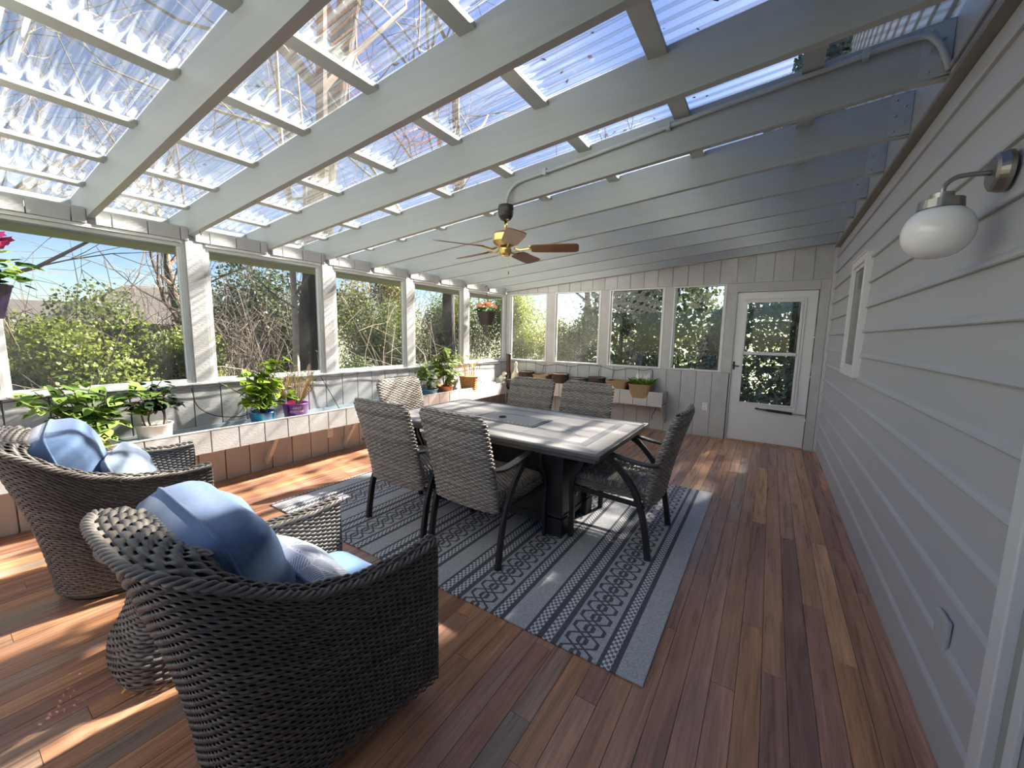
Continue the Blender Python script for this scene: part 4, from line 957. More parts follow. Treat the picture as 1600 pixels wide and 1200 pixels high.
# ------------------------------------------------------------------ leaves and potted plants
def leaf_mesh(name, outline, mat, fold=.12, droop=.18):
    v = [(0, 0, 0)]; f = []; mid = [(0, y, -droop * y * y) for y in (.33, .66, 1.0)]
    L_, R_ = [], []
    for x_, y in outline: R_.append((x_, y, fold * x_ - droop * y * y)); L_.append((-x_, y, fold * x_ - droop * y * y))
    n = len(outline); v += R_ + L_ + mid; m0 = 1 + 2 * n
    right = [0] + list(range(1, 1 + n)) + [m0 + 2]; left = [0] + list(range(1 + n, 1 + 2 * n)) + [m0 + 2]
    def fan(ch, rev):
        c = m0 + 1 if False else m0
        for i in range(len(ch) - 1):
            y = v[ch[i]][1]; piv = m0 if y < .5 else m0 + 1
            tri = (ch[i], ch[i + 1], piv); f.append(tri[::-1] if rev else tri)
        f.append(((m0, m0 + 1, ch[[k for k in range(len(ch)) if v[ch[k]][1] >= .5][0]])) if not rev else (m0 + 1, m0, ch[[k for k in range(len(ch)) if v[ch[k]][1] >= .5][0]]))
    fan(right, False); fan(left, True)
    me = bpy.data.meshes.new(name); me.from_pydata(v, [], f); me.update(); me.materials.append(mat)
    me.polygons.foreach_set('use_smooth', [True] * len(me.polygons)); return me
HEART = [(.30, -.06), (.46, .16), (.42, .42), (.26, .72)]
OVAL = [(.16, .10), (.27, .35), (.27, .60), (.15, .85)]
LANCE = [(.09, .15), (.13, .4), (.11, .65), (.05, .9)]
LM = {'vine': leaf_mesh('leaf', HEART, M['leafvine']), 'dark': leaf_mesh('leaf', OVAL, M['leafdark']), 'lime': leaf_mesh('leaf', HEART, M['leaflime']),
      'mid': leaf_mesh('leaf', HEART, M['leafmid']), 'hang': leaf_mesh('leaf', HEART, M['leafhang']), 'blade': leaf_mesh('leaf', LANCE, M['leaflime'], .1, .5), 'straw': leaf_mesh('leaf', LANCE, M['leafmid'])}
pr = random.Random(11)
def put_leaf(t, key, pos, d, size, nz=None, name='leaf'):
    d = Vector(d).normalized(); up = Vector(nz or (pr.uniform(-.5, .5), pr.uniform(-.5, .5), 1.0))
    x_ = d.cross(up)
    if x_.length < 1e-4: x_ = d.orthogonal()
    x_.normalize(); z_ = x_.cross(d)
    o = link(name, LM[key], None, t)
    o.matrix_basis = Matrix(((x_.x, d.x, z_.x, pos[0]), (x_.y, d.y, z_.y, pos[1]), (x_.z, d.z, z_.z, pos[2]), (0, 0, 0, 1))) @ Matrix.Scale(size, 4)
    return o
def pot(t, r0, r1, h, mat, name='pot', soil=True, sq=None, n=32, lip=.006, rib=0):
    pr_ = [(r0 * .96, 0), (r0, .004)]
    if rib:
        for i in range(1, rib): pr_.append((lerp(r0, r1, i / rib) + (.003 if i % 2 else -.003), h * i / rib))
    pr_ += [(r1, h * .93), (r1 + lip, h * .95), (r1 + lip, h), (r1 - .006, h), (r1 - .012, h * .84)]
    MB().lathe(pr_, n, sq=sq).build(name, mat, t, smooth=not sq)
    if soil: MB().lathe([(0, h * .86), (r1 * .5, h * .875), (r1 - .010, h * .85)][::-1], n, sq=sq).build('soil', M['soil'], t)
def stem(t, pts, r, mat=None, name='stem'):
    return MB().tube(smooth_path(pts, max(6, len(pts) * 4)), r, 5).build(name, mat or M['stem'], t, smooth=True)
def potted(name, lab, loc, cat='potted plant'): return tag(empty(name, loc), lab, cat, 'plants in the planter boxes')
def bushy(t, key, base, tips, nl, size, spread=.05, stem_r=.003, smat=None, t0=.35):
    for i, tip in enumerate(tips):
        b = Vector(base) + Vector((pr.uniform(-.02, .02), pr.uniform(-.02, .02), 0)); e = Vector(tip); mid = b.lerp(e, .5) + Vector((pr.uniform(-.03, .03), pr.uniform(-.03, .03), .03))
        stem(t, [b, mid, e], stem_r, smat)
        for k in range(nl):
            s_ = t0 + (1 - t0) * (k + pr.random() * .6) / nl; p = b.lerp(mid, min(s_ * 2, 1)) if s_ < .5 else mid.lerp(e, min(s_ * 2 - 1, 1))
            an = pr.uniform(0, 6.28); d = Vector((math.cos(an), math.sin(an), pr.uniform(-.55, .25)))
            q = p + d * pr.uniform(.005, spread)
            put_leaf(t, key, q, d, size * pr.uniform(.65, 1.25), (pr.uniform(-.6, .6), pr.uniform(-.2, .9), 1))
PB = LB + .09
# yellow pot with light green vine
t = potted('potted_vine', 'light green trailing vine in a yellow and blue pot beside the armchair', (-4.07, .64, PB))
pot(t, .085, .105, .185, M['yellow']); MB().lathe([(.1065, .150), (.1125, .168), (.1125, .186), (.105, .188)], 32).build('glaze_band', M['bluepot'], t, smooth=True)
bushy(t, 'vine', (0, 0, .17), [(.05, -.10, .44), (.06, .10, .45), (.09, .0, .36), (.02, -.22, .52), (.10, .16, .34), (.06, -.05, .52), (.12, .06, .26), (.13, .12, .10), (.05, .24, .50), (.06, .36, .52), (.08, .42, .48), (.03, -.34, .50), (.1, .20, .46), (.02, .05, .58), (.10, -.02, .46), (.0, -.15, .62)], 10, .10, .07)
# white pot, dark camellia
t = potted('potted_camellia', 'dark glossy leaved shrub in a white pot behind the armchair', (-4.05, 1.005, PB))
pot(t, .095, .112, .205, M['whitepot'])
for p_ in ([(.0, -.02, .17), (-.01, -.03, .25), (.02, .0, .36), (.0, .05, .45)], [(.02, .05, .17), (.02, .06, .26), (.0, .05, .36), (.03, .09, .46)], [(0, -.05, .17), (0, -.07, .28), (.02, -.06, .38)]): stem(t, p_, .006)
bushy(t, 'dark', (.0, .0, .28), [(.04, -.10, .50), (.06, .06, .56), (-.02, .13, .48), (.05, .20, .38), (.0, -.14, .38), (.02, .0, .60), (.08, .10, .43), (.06, -.06, .42)], 9, .085, .05, t0=.3)
MB().box(.02, .021, .10, .15, .40, .43, M=Matrix.Rotation(.3, 4, 'X')).build('plant_tag', M['ivory'], t)
# blue pot, lime leaves
t = potted('potted_hydrangea', 'lime green leafy plant in a cobalt blue pot', (-4.04, 1.80, PB))
pot(t, .085, .110, .185, M['bluepot'])
for an in (-.55, .5): MB().lathe([(0, .003), (.014, .0025), (.017, 0)], 7, M=Matrix.Rotation(an, 4, 'Z') @ Matrix.Translation((.101, 0, .085)) @ Matrix.Rotation(math.pi / 2, 4, 'Y')).build('painted_flower', M['ivory'], t)
bushy(t, 'lime', (0, 0, .165), [(.03, -.12, .62), (.03, .02, .58), (.04, .14, .70), (.0, .21, .72), (.06, -.20, .42), (.05, .12, .42), (.08, .0, .34), (.06, .18, .36), (.03, -.06, .46), (.07, .06, .50), (.05, -.14, .32), (.02, .08, .66), (.04, -.02, .64), (.08, .08, .28), (.06, -.08, .56)], 9, .098, .055)
bushy(t, 'lime', (0, 0, .165), [(.05, -.36, .50)], 3, .07, .03)
# purple pot with lettering, sparse twigs and a tag
t = potted('potted_shrub', 'sparse budding twig shrub in a purple lettered pot', (-4.04, 2.115, PB))
pot(t, .092, .118, .225, M['purple'])
def wrap_text(t, body, size, z, r_of_z, ang0, mat):
    cu = bpy.data.curves.new('lettering', 'FONT'); cu.body = body; cu.size = size; cu.align_x = 'CENTER'; cu.resolution_u = 2
    o = bpy.data.objects.new('lettering_tmp', cu); COL.objects.link(o); dg = bpy.context.evaluated_depsgraph_get(); me = bpy.data.meshes.new_from_object(o.evaluated_get(dg))
    bpy.data.objects.remove(o); bpy.data.curves.remove(cu)
    for v in me.vertices:
        zz_ = z + v.co.y; rr = r_of_z(zz_) + .0012; a_ = ang0 + v.co.x / rr; v.co = (rr * math.cos(a_), rr * math.sin(a_), zz_)
    me.name = 'lettering'; me.materials.clear(); return link('lettering', me, mat, t)
rz = lambda z: lerp(.092, .118, z / (.225 * .93))
wrap_text(t, 'FIRST', .034, .172, rz, -.36, M['ivory']); wrap_text(t, 'EDITIONS', .030, .138, rz, -.38, M['ivory'])
MB().box(.060, .063, -.112, -.032, .15, .330).build('plant_tag', M['darktag'], t, bevel=.001)
MB().box(.0632, .0640, -.111, -.033, .226, .264).build('tag_print', M['redtag'], t)
tw = MB()
for i in range(60):
    an = pr.uniform(0, 6.28); sp = pr.uniform(.05, .24); h_ = pr.uniform(.2, .36)
    e = Vector((math.cos(an) * sp * .8, math.sin(an) * sp, .2 + h_)); b = Vector((math.cos(an) * .03, math.sin(an) * .03, .19)); m_ = b.lerp(e, .5) + Vector((0, 0, .03)) + Vector((e.x - b.x, e.y - b.y, 0)) * .15
    tw.tube(smooth_path([b, m_, e], 7), .0028, 4, shade=pr.random())
    for k in range(3):
        q = m_.lerp(e, pr.random()); e2 = q + Vector((pr.uniform(-.05, .05), pr.uniform(-.05, .05), pr.uniform(.02, .07))); tw.tube([q, e2], .0014, 4, shade=pr.random())
        if k == 0 and i % 2 == 0: put_leaf(t, 'mid', e2, (pr.uniform(-1, 1), pr.uniform(-1, 1), .6), .03)
tw.build('twigs', M['stemg'], t)
# teal bowl and terracotta pot
t = potted('teal_bowl', 'small teal glazed bowl with herbs, beside the terracotta pot', (-4.05, 4.02, PB)); pot(t, .085, .125, .17, M['teal'])
bushy(t, 'mid', (0, 0, .15), [(.02, -.10, .44), (.0, .0, .52), (.04, .06, .40), (.05, -.16, .52), (.08, .0, .3), (.03, -.22, .56), (.0, -.08, .58)], 8, .09, .05)
t = potted('potted_foliage_plant', 'tall yellow-green leafy plant in a terracotta pot', (-4.05, 4.345, PB)); pot(t, .10, .125, .185, M['terra'], lip=.01)
bushy(t, 'mid', (0, 0, .165), [(.02, -.12, .70), (.0, -.04, .80), (.05, .08, .62), (.0, .2, .58), (.08, .12, .42), (.06, -.18, .50), (.1, .0, .34), (.02, .16, .74), (.05, .22, .40), (.03, -.08, .62), (.04, .04, .76), (.08, .0, .56), (.02, -.2, .66)], 10, .105, .06)
# tan basket with a sparse plant
t = potted('potted_geranium', 'leggy sparse plant in a tan woven basket', (-4.05, 4.92, PB))
def row_bk(v):
    a = np.linspace(0, 2 * math.pi, 80); r_ = lerp(.118, .155, v); return np.stack([r_ * np.cos(a), r_ * np.sin(a), .01 + v * .27 + 0 * a], 1)
weave_obj('basket', M['basket'], t, weave(row_bk, 18, 26, 4, amp=.004, thick=.005, closed=True, seed=61, fill=.5)); MB().lathe([(.105, .0), (.112, .012), (.140, .25), (.136, .255), (0, .240)], 28).build('liner', M['soil'], t)
MB().lathe([(.152, .266), (.164, .272), (.166, .284), (.156, .290), (.148, .282)], 32).build('basket_rim', M['terra'], t, smooth=True)
tw = MB()
for i in range(30):
    an = pr.uniform(0, 6.28); sp = pr.uniform(.10, .40); h_ = pr.uniform(.12, .38)
    b = Vector((math.cos(an) * .05, math.sin(an) * .05, .24)); e = Vector((max(-.12, math.cos(an) * sp * .5), math.sin(an) * sp, .27 + h_)); m_ = b.lerp(e, .5) + Vector((0, 0, .05))
    tw.tube(smooth_path([b, m_, e], 7), .003, 4, shade=pr.random())
    if i % 2: put_leaf(t, 'mid' if i % 3 else 'lime', e, (pr.uniform(-1, 1), pr.uniform(-1, 1), .5), .06)
tw.build('twigs', M['stemg'], t)
o = MB().box(-.06, .06, -.13, .13, 0, .02).build('paper_towel', M['ivory'], None, bevel=.006); o.location = (PF - .10, 5.42, LT + .009); tag(o, 'folded white cloth lying on the planter rim near the corner', 'cloth')
MB().box(-.02, .02, -.05, .02, .02, .03).build('fold', M['ivory'], o, bevel=.004)
# ornament in the corner
t = tag(empty('corner_ornament', (-4.02, 6.02, BB + .04)), 'tall brown carved bottle ornament with pale stones in the corner', 'ornament')
MB().lathe([(.05, 0), (.105, .03), (.115, .10), (.09, .18), (.048, .25), (.042, .30), (.041, .60), (.048, .615), (.046, .63), (.034, .632), (0, .63)], 20).build('bottle', M['vase'], t, smooth=True)
MB().lathe([(.0, .0), (.07, .02), (.09, .10), (.075, .20), (.035, .27), (.022, .33), (.028, .40), (.02, .43), (0, .44)], 18, c=(.17, -.02, .06)).build('gourd', M['cream'], t, smooth=True)
for p_, s_ in (((-.05, -.12, .19), .075), ((.03, -.14, .10), .06), ((.11, -.13, .07), .05), ((-.02, -.10, .27), .05)):
    MB().lathe([(0, -s_), (s_ * .7, -s_ * .6), (s_, 0), (s_ * .6, s_ * .6), (0, s_ * .85)], 7, c=p_).build('stone', M['cream'], t)
MB().lathe([(.09, 0), (.13, .06), (.12, .16), (.10, .17), (.09, .14), (0, .12)], 18, c=(.12, -.08, .0)).build('dark_pot', M['black'], t, smooth=True)
# pots along the end wall planter
PBB = BB + .04
def woven_pot(name, lab, x_, r_, h_, mat, sq=None):
    t = potted(name, lab, (x_, 6.08, PBB), 'pot')
    def rw(v):
        a = np.linspace(0, 2 * math.pi, 70); k = 1.0 if not sq else 1 / (np.abs(np.cos(a)) ** sq + np.abs(np.sin(a)) ** sq) ** (1 / sq); q = lerp(r_ * .82, r_, v) * k
        return np.stack([q * np.cos(a), q * np.sin(a), .005 + v * h_ + 0 * a], 1)
    weave_obj('woven_body', mat, t, weave(rw, 16, 28, 4, amp=.003, thick=.004, closed=True, seed=int(abs(x_) * 100)))
    MB().lathe([(r_ * .5, .0), (r_ * .8, .004), (r_ * .93, h_ * .8), (0, h_ * .78)], 28, sq=sq).build('soil', M['soil'], t)
    MB().lathe([(r_ - .004, h_ - .004), (r_ + .006, h_ + .002), (r_ + .004, h_ + .012), (r_ - .008, h_ + .008)], 32, sq=sq).build('rim', mat, t, smooth=True)
    return t
woven_pot('woven_pot', 'dark brown woven pot next to the corner ornament', -3.66, .135, .32, M['brownb'])
t = potted('tan_pot', 'tan tapered pot squeezed between two dark woven pots', (-3.33, 6.08, PBB), 'pot'); pot(t, .10, .14, .30, M['tanpot'], sq=8, n=48); bushy(t, 'straw', (0, 0, .26), [(.05, -.05, .33), (-.05, .04, .33)], 3, .06)
woven_pot('woven_pot', 'dark brown woven pot in the middle of the end planter row', -2.99, .145, .325, M['brownb'])
t = potted('enamel_tub', 'grey tub with a dark rim among the woven pots', (-2.64, 6.08, PBB), 'pot'); pot(t, .13, .155, .27, M['greyb']); MB().lathe([(.155, .265), (.168, .268), (.168, .285), (.15, .285)], 32).build('dark_rim', M['black'], t, smooth=True)
woven_pot('woven_pot', 'dark brown woven pot next to the empty tan pot', -2.33, .14, .31, M['brownb'])
t = potted('tan_pot', 'empty tan tapered square pot on the end planter', (-1.965, 6.08, PBB), 'pot'); pot(t, .105, .165, .295, M['tanpot'], sq=8, n=48)
t = potted('tan_pot', 'tan square pot with white flower spikes and green tufts', (-1.60, 6.065, PBB), 'pot'); pot(t, .125, .165, .275, M['tanpot'], sq=8, n=48)
for i in range(70):
    an = pr.uniform(0, 6.28); q = pr.uniform(0, .13); put_leaf(t, 'blade', (math.cos(an) * q, math.sin(an) * q, .245), (math.cos(an) * .5, math.sin(an) * .5, 1), pr.uniform(.10, .17))
for i in range(9):
    an = pr.uniform(0, 6.28); q = pr.uniform(.02, .11); b = Vector((math.cos(an) * q, math.sin(an) * q, .25)); hh = pr.uniform(.15, .22)
    MB().tube([b, b + Vector((0, 0, hh * .6)), b + Vector((0, 0, hh * .62)), b + Vector((0, 0, hh))], [.002, .002, .012, .004], 6).build('flower_spike', M['whitefl'], t)

# ------------------------------------------------------------------ hanging baskets
def flower(t, pos, r_, mat, n=5):
    b = MB(); ax = Vector((pr.uniform(-.6, .9), pr.uniform(-.9, .4), .7)).normalized(); u_ = ax.orthogonal().normalized(); v_ = ax.cross(u_)
    for k in range(n):
        a_ = 2 * math.pi * k / n; d = u_ * math.cos(a_) + v_ * math.sin(a_); e = ax.cross(d)
        b.add([Vector(pos), Vector(pos) + d * r_ * .6 + e * r_ * .42 + ax * r_ * .2, Vector(pos) + d * r_ + ax * r_ * .1, Vector(pos) + d * r_ * .6 - e * r_ * .42 + ax * r_ * .2], [(0, 1, 2, 3)])
    return b.build('flower', mat, t)
HX, HY = -4.0, 5.30
t = tag(empty('hanging_flower_pot', (HX, HY, 1.575)), 'black hanging pot of salmon flowers by the corner window', 'hanging plant')
pot(t, .105, .155, .215, M['hang'])
for k in range(42):
    an = pr.uniform(0, 6.28); q = pr.uniform(.03, .15); put_leaf(t, 'hang', (math.cos(an) * q, math.sin(an) * q, .21 + pr.uniform(0, .07)), (math.cos(an), math.sin(an), pr.uniform(-.4, .6)), pr.uniform(.06, .09))
for k in range(46):
    an = pr.uniform(0, 6.28); q = pr.uniform(0, .16); flower(t, (math.cos(an) * q, math.sin(an) * q, .275 + .09 * math.sqrt(max(0, 1 - (q / .17) ** 2)) * pr.uniform(.5, 1)), pr.uniform(.028, .04), M['orange'])
for k in range(3):
    an = 2.1 * k + .4; MB().tube([(math.cos(an) * .155, math.sin(an) * .155, .205), (0, 0, .50)], .0018, 5).build('hanger_wire', M['black'], t)
MB().tube(smooth_path([(0, 0, .49), (.004, 0, .53), (.03, 0, .56), (.034, 0, .61), (.0, 0, .640), (-.03, 0, .61)], 20), .006, 8).build('hanger_hook', M['black'], t, smooth=True)
t = tag(empty('hanging_flower_pot', (-3.87, .215, 1.46)), 'dark hanging pot with magenta flower and green leaves, cut by the frame edge', 'hanging plant')
pot(t, .11, .155, .20, M['hangp'])
for k in range(130):
    an = pr.uniform(0, 6.28); q = pr.uniform(.02, .21); put_leaf(t, 'hang' if k % 3 else 'lime', (math.cos(an) * q, math.sin(an) * q, .20 + .24 * pr.random() * (1 - q * 2.2)), (math.cos(an), math.sin(an), pr.uniform(-.5, .5)), pr.uniform(.05, .09))
for p_ in ((.02, .15, .45), (.06, .12, .47), (.02, .10, .46), (.05, .13, .42), (.06, .02, .45), (.0, -.06, .45), (.05, .09, .40)): flower(t, p_, .05, M['pink'], 6)
for k in range(3):
    an = 2.1 * k; MB().tube([(math.cos(an) * .155, math.sin(an) * .155, .19), (0, 0, .70)], .0018, 5).build('hanger_wire', M['black'], t)
MB().tube([(0, 0, .70), (0, 0, zraf(-3.87) - 1.46)], .004, 6).build('hanger_hook', M['black'], t)

# ------------------------------------------------------------------ outdoors
gr = MB().box(-90, 60, -60, 110, -1.2, -.62).build('ground', M['ground']); struct(gr, 'lawn and leaf litter outside the porch')
def cards(C, size, rg_, flat=0.0, droop=None, asp=.5):
    """one diamond leaf per centre; returns verts, quads, shade"""
    n = len(C); d = rg_.normal(size=(n, 3)); d[:, 2] *= (1 - flat)
    if droop is not None: d = d * .5 + droop
    d /= np.linalg.norm(d, axis=1, keepdims=True); e = np.cross(d, rg_.normal(size=(n, 3))); e /= np.maximum(np.linalg.norm(e, axis=1, keepdims=True), 1e-6)
    s_ = (size * rg_.uniform(.6, 1.35, n))[:, None]
    V = np.stack([C, C + d * s_ * .5 + e * s_ * asp, C + d * s_, C + d * s_ * .5 - e * s_ * asp], 1).reshape(-1, 3)
    return V, np.arange(4 * n).reshape(-1, 4), np.repeat(rg_.random(n), 4)
def blob(n, rx, ry, rz, rg_, lumps=9):
    c = rg_.normal(size=(lumps, 3)); c /= np.linalg.norm(c, axis=1, keepdims=True); c *= rg_.uniform(.25, .72, (lumps, 1)); k = rg_.integers(0, lumps, n)
    d = rg_.normal(size=(n, 3)); d /= np.linalg.norm(d, axis=1, keepdims=True)
    P = c[k] + d * (rg_.random((n, 1)) ** .5) * rg_.uniform(.30, .48, lumps)[k][:, None]
    return P * np.array([rx, ry, rz])
def twigs_np(n, base_r, rx, ry, rz, rg_, r_=.008, seg=5, z0=0):
    """arching shoots from the base of a shrub"""
    b = MB()
    for i in range(n):
        a_ = rg_.uniform(0, 6.28); q = rg_.random() ** .5; e = np.array([math.cos(a_) * rx * q, math.sin(a_) * ry * q, z0 + rz * rg_.uniform(.5, 1.0)]); s0 = np.array([math.cos(a_) * base_r * q, math.sin(a_) * base_r * q, z0])
        pts = []; w1 = rg_.normal(0, .16, 3) * rz * .6
        for t_ in np.linspace(0, 1, seg): pts.append(tuple(s0 + (e - s0) * np.array([t_ ** 1.5, t_ ** 1.5, t_]) + w1 * math.sin(t_ * 4)))
        sh = rg_.random(); b.tube(pts, [r_ * (1 - .75 * t_) for t_ in np.linspace(0, 1, seg)], 4, caps=False, shade=sh)
        for k in range(3):
            j = rg_.integers(1, seg); p = np.array(pts[j]); d = rg_.normal(size=3) * rz * .16; b.tube([tuple(p), tuple(p + d * .5 + [0, 0, .03]), tuple(p + d)], [r_ * .4, r_ * .3, r_ * .12], 3, caps=False, shade=sh)
    return b
def shrub(name, lab, loc, r_, n, size, mat, seed, nt=40, cat='shrub', twm='twig', grp='shrubs outside the windows', lumps=9):
    g = np.random.default_rng(seed); t = tag(empty(name, (loc[0], loc[1], -.62)), lab, cat, grp); h_ = r_[2] * 2
    P = blob(n, r_[0], r_[1], r_[2], g, lumps); P[:, 2] += r_[2] + loc[2] + .62 - r_[2] * .0
    V, Q, A = cards(P, size, g); o = link('foliage', np_mesh('foliage', V, Q, A, smooth=False), M[mat], t); o['kind'] = 'stuff'
    if nt: o = twigs_np(nt, .25, r_[0] * .8, r_[1] * .8, h_ + loc[2] + .5, g, .011).build('stems', M[twm], t); o['kind'] = 'stuff'
    return t
G0 = -.62
SH = [  # beyond the window wall
 ('leafy_bush', 'yellow-green leafy bush low in the first window, nearest the armchairs', (-7.2, .9, G0), (1.1, 1.2, 1.25), 6000, .085, 'fbright', 1),
 ('leafy_bush', 'sunlit bush at the first window, right of the nearer bush', (-7.6, 2.2, G0), (1.0, 1.0, 1.2), 5200, .085, 'fbright', 2),
 ('leafy_bush', 'looser green bush behind the first window bushes', (-9.8, 1.6, G0), (1.5, 1.6, 1.5), 4600, .10, 'fmid', 3),
 ('leafy_bush', 'shrub at the picture edge outside the first window', (-7.6, -.6, G0), (1.2, 1.2, 1.0), 3600, .09, 'fmid', 4),
 ('evergreen_shrub', 'dark evergreen mass in the second window', (-11.0, 5.2, G0), (1.9, 1.9, 2.6), 7000, .13, 'fdark', 5),
 ('evergreen_shrub', 'olive evergreen thicket behind the dark trunk', (-9.6, 7.4, G0), (1.5, 1.8, 2.4), 6500, .11, 'folive', 6),
 ('leafy_bush', 'yellowish bush filling the middle window', (-7.9, 6.6, G0), (1.2, 1.5, 1.9), 7000, .085, 'fmid', 7),
 ('leafy_bush', 'green bush behind the leafy potted plant', (-7.8, 9.0, G0), (1.4, 1.6, 2.2), 7500, .085, 'fmid', 8),
 ('leafy_bush', 'tall yellow-green bush behind the corner windows', (-6.6, 10.2, G0), (1.5, 1.5, 2.1), 8000, .085, 'fbright', 9),
 ('leafy_bush', 'bright bush seen through the first end wall window', (-5.1, 11.0, G0), (1.3, 1.3, 1.75), 6500, .085, 'fbright', 10),
 ('evergreen_shrub', 'low dark shrub beneath the second window', (-7.3, 4.7, G0), (.9, 1.0, .85), 3200, .08, 'fdark', 11),
]
for a_ in SH: shrub(*a_[:3], a_[3], int(a_[4] * 3.2), a_[5] * .5, a_[6], a_[7])
# brown thickets of bare shoots
def thicket(lab, loc, rx, ry, h_, n, seed, mt='twig'):
    g = np.random.default_rng(seed); t = tag(empty('bare_thicket', (loc[0], loc[1], G0)), lab, 'thicket', 'bare thickets outside')
    o = twigs_np(n, max(rx, ry) * .6, rx, ry, h_, g, .012, 6).build('shoots', M[mt], t); o['kind'] = 'stuff'
thicket('grey-brown bare thicket in the second window', (-8.4, 3.9, 0), 1.5, 1.4, 3.2, 95, 31)
thicket('pale dry vine tangle across the middle window', (-6.6, 5.4, 0), 1.0, 1.3, 2.9, 22, 32, 'twigp')
thicket('brown twiggy thicket at the edge of the first window', (-10.5, 3.6, 0), 1.6, 1.4, 3.0, 110, 33)
thicket('straw coloured shoots low in the first window', (-6.3, 1.5, 0), 0.9, 1.4, 1.6, 25, 34, 'twigp')
# bare trees
def bare_tree(name, lab, base, top, r0, seed, levels=4, mat='bark', spread=.9, nbr=6, blen=.45, grp='bare trees outside'):
    g = np.random.default_rng(seed); t = tag(empty(name, base), lab, 'tree', grp); B = Vector(base); T = Vector(top) - B
    n = 9; pts = []; w_ = g.normal(0, .05, (n, 3)); w_[0] = 0
    for i in range(n): pts.append(tuple(np.array(T) * (i / (n - 1)) + w_[i] * T.length * .12))
    rad_ = [r0 * (1 - .8 * i / (n - 1)) for i in range(n)]
    MB().tube(pts, rad_, 12).build('trunk', M[mat], t, smooth=True)
    br = MB()
    def grow(p, d, L2, r_, lev):
        k = 4; q = [np.array(p)]; d = np.array(d, float)
        for i in range(k):
            w3 = q[-1] + np.array(base)
            if w3[0] > -5.2 and w3[1] < 6.9 and w3[2] < 4.4: d[2] = abs(d[2]) + .8; d[0] -= .6
            d = d + g.normal(0, .18, 3) + np.array([0, 0, .06]); d /= np.linalg.norm(d); q.append(q[-1] + d * L2 / k)
        if any(x_[0] + base[0] > -5.0 and x_[1] + base[1] < 6.7 and x_[2] + base[2] < 3.3 for x_ in q): return
        br.tube([tuple(x_) for x_ in q], [max(r_ * (1 - .7 * i / k), .004) for i in range(k + 1)], 5 if lev > 2 else 3, caps=False, shade=g.random())
        if lev > 1:
            for i in range(4 if lev > 2 else 5):
                s_ = q[g.integers(1, k + 1)]; dd = d * .7 + g.normal(0, .6, 3); dd /= np.linalg.norm(dd); grow(s_, dd, L2 * g.uniform(.45, .7), r_ * .42, lev - 1)
    for i in range(nbr):
        f = .32 + .66 * i / nbr; j = f * (n - 1); i0 = int(j); p = np.array(pts[i0]) * (1 - (j - i0)) + np.array(pts[min(i0 + 1, n - 1)]) * (j - i0); a_ = g.uniform(0, 6.28)
        d = np.array([math.cos(a_) * spread, math.sin(a_) * spread, .55]); grow(p, d / np.linalg.norm(d), T.length * blen * (1 - .45 * f), r0 * .42 * (1 - .5 * f), levels - 1)
    br.build('branches', M['twig'], t); return t
bare_tree('leaning_tree', 'dark furrowed leaning trunk at the edge of the second window', (-7.3, 4.05, G0), (-5.0, 4.2, 11.5), .30, 41, 4, 'barkd', nbr=9)
bare_tree('bare_tree', 'slim pale barked tree beside the dark leaning trunk', (-6.9, 3.75, G0), (-6.5, 3.30, 7.5), .065, 42, 4, 'birch', nbr=7)
bare_tree('bare_tree', 'thin pinkish sapling in front of the dark trunk', (-6.8, 3.85, G0), (-6.8, 3.95, 6.5), .05, 43, 3, 'birch', nbr=5)
bare_tree('bare_tree', 'bare crooked tree against the sky in the first window', (-13.0, 4.1, G0), (-13.0, 3.6, 5.2), .16, 44, 4, 'bark', nbr=9, blen=.62)
bare_tree('bare_tree', 'fine branched bare tree at the picture edge', (-12.0, -.2, G0), (-11.5, .8, 6.5), .14, 45, 4, 'bark', nbr=10, blen=.6)
bare_tree('bare_tree', 'bare young tree at the right of the first window', (-9.2, 2.95, G0), (-9.4, 3.05, 5.0), .06, 46, 4, 'bark', nbr=9, blen=.5)
bare_tree('bare_tree', 'tall bare tree whose branches show above the roof', (-9.0, -1.2, G0), (-6.5, .6, 12.0), .24, 47, 4, 'bark', nbr=10, blen=.5)
bare_tree('bare_tree', 'bare tree against the sky beyond the first end wall window', (-7.5, 17.5, G0), (-7.2, 17.5, 9.0), .2, 48, 4, 'bark', nbr=12, blen=.5)
bare_tree('bare_tree', 'dark trunk behind the window with the leafy potted plant', (-7.0, 7.75, G0), (-6.9, 7.9, 11.0), .19, 49, 4, 'barkd', nbr=8)
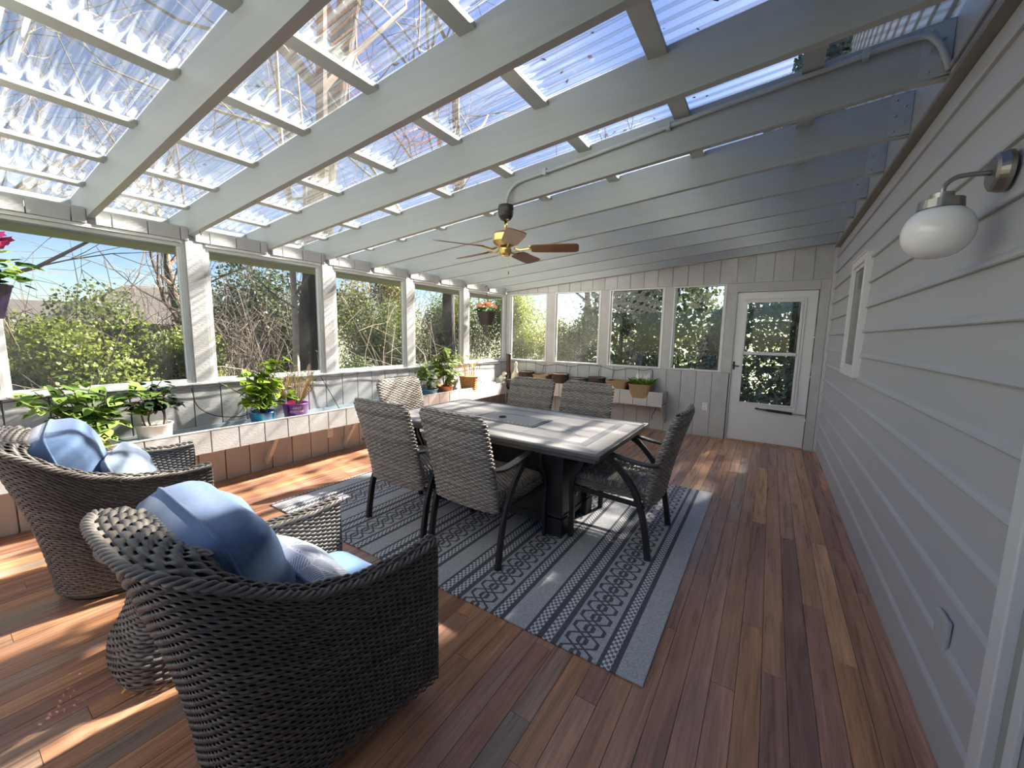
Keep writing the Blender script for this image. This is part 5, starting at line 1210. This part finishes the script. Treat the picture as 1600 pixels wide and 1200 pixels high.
# evergreens beyond the end wall
def spruce(name, lab, base, h_, r_, n, seed, mat, size=.16, z0=.5):
    g = np.random.default_rng(seed); t = tag(empty(name, base), lab, 'conifer', 'conifers beyond the end wall')
    MB().tube([(0, 0, 0), (0, 0, h_ * .5), (0, 0, h_)], [r_ * .085, r_ * .05, .02], 10).build('trunk', M['bark'], t, smooth=True)
    tiers = max(10, int(h_ / .36)); br = MB(); P = []
    for k in range(tiers):
        z = z0 + (h_ - z0) * (k + .5) / tiers; L2 = r_ * (1 - ((z - z0) / (h_ - z0)) ** 1.15) + .15; nb_ = int(7 + 5 * L2)
        for j in range(nb_):
            a_ = g.uniform(0, 6.28); l2 = L2 * g.uniform(.75, 1.1); d = np.array([math.cos(a_), math.sin(a_), 0]); s_ = np.linspace(0, 1, 5)
            pts = [tuple(d * l2 * q + np.array([0, 0, z + .18 * l2 * q - .34 * l2 * q * q])) for q in s_]; br.tube(pts, [.022, .018, .013, .009, .004], 3, caps=False)
            m_ = max(4, int(n / (tiers * nb_ * .9))); q = g.uniform(.18, 1.05, m_); sd_ = np.array([-d[1], d[0], 0])
            P.append(np.outer(l2 * q, d) + np.outer(g.normal(0, .11, m_) * (1.2 - q) * l2 + g.normal(0, .05, m_), sd_) + np.stack([0 * q, 0 * q, z + .18 * l2 * q - .34 * l2 * q * q + g.normal(-.05, .05, m_)], 1))
    P = np.concatenate(P); V, Q, A = cards(P, size, g, asp=.22, droop=np.array([0, 0, -.25]))
    o = link('foliage', np_mesh('foliage', V, Q, A, smooth=False), M[mat], t); o['kind'] = 'stuff'
    o = br.build('branches', M['bark'], t); o['kind'] = 'stuff'
def hedge(lab, base, rx, ry, h_, n, seed, mat):
    g = np.random.default_rng(seed); t = tag(empty('arborvitae', base), lab, 'conifer', 'conifers beyond the end wall')
    q = g.random(n); a_ = g.uniform(0, 6.28, n); pr_ = np.where(q < .12, q / .12, 1 - ((q - .12) / .88) ** 2.2) * .85 + .15; k = g.random(n) ** .35
    lump = 1 + .16 * np.sin(a_ * 5 + q * 21) + .1 * np.sin(a_ * 3 - q * 37)
    P = np.stack([np.cos(a_) * rx * pr_ * k * lump, np.sin(a_) * ry * pr_ * k * lump, q * h_], 1)
    V, Q, A = cards(P, .15, g, asp=.32); o = link('foliage', np_mesh('foliage', V, Q, A, smooth=False), M[mat], t); o['kind'] = 'stuff'
    MB().tube([(0, 0, 0), (0, 0, h_ * .9)], [.10, .03], 8).build('trunk', M['bark'], t, smooth=True)
hedge('dark rounded evergreen in the second end wall window', (-4.0, 12.4, G0), 1.5, 1.4, 4.9, 9000, 51, 'fdark')
hedge('dark evergreen in the third end wall window', (-2.5, 12.6, G0), 1.4, 1.4, 5.6, 10000, 52, 'fdark')
hedge('tall dark evergreen in the fourth end wall window', (.45, 12.2, G0), 1.8, 1.4, 9.3, 7500, 53, 'fdark')
spruce('spruce', 'blue-green spruce with drooping boughs behind the white door', (.55, 10.9, G0), 9.8, 2.1, 14000, 54, 'fspruce', .15)
spruce('spruce', 'spruce at the corner of the house', (2.8, 13.8, G0), 12.5, 2.4, 11000, 55, 'fspruce', .18)
spruce('spruce', 'spruce showing between the end wall windows and the door', (-.9, 9.3, G0), 2.7, .9, 3600, 56, 'fspruce', .13, .1)
hedge('far evergreen behind the spruce', (1.2, 15.8, G0), 2.0, 1.8, 12.3, 7000, 57, 'fmid')
# neighbouring houses
def house(lab, c, wx, wy, ze, zr, z0=-3.0):
    t = tag(empty('neighbour_house', (c[0], c[1], z0)), lab, 'house', 'houses beyond the trees')
    ze -= z0; zr -= z0
    MB().box(-wx, wx, -wy, wy, 0, ze).build('walls', M['housewall'], t)
    o_ = .5; xa, ya = wx + o_, wy + o_; rl = max(wy - wx * .75, .6)
    r_ = MB().add([(-xa, -ya, ze), (xa, -ya, ze), (xa, ya, ze), (-xa, ya, ze), (0, -rl, zr), (0, rl, zr)], [(0, 1, 4), (1, 2, 5, 4), (2, 3, 5), (3, 0, 4, 5), (0, 3, 2, 1)]); r_.build('roof', M['houseroof'], t)
    for i in range(4):
        y = -wy + (i + .5) * wy / 2; f = MB().box(wx, wx + .05, y - .6, y + .6, ze - 1.9, ze - .5).build('window', M['white'], t); MB().box(wx + .05, wx + .06, y - .5, y + .5, ze - 1.8, ze - .6).build('pane', M['housewin'], f)
house('brown roofed neighbour house behind the bare crooked tree', (-35, 9.6), 4.5, 5.0, 1.7, 4.2)
house('low roofed neighbour house at the left of the first window', (-38, 2.2), 4.0, 5.0, 1.5, 2.9)
house('grey roofed house between the two nearer roofs', (-52, 7.5), 5.0, 7.0, 1.9, 3.6)
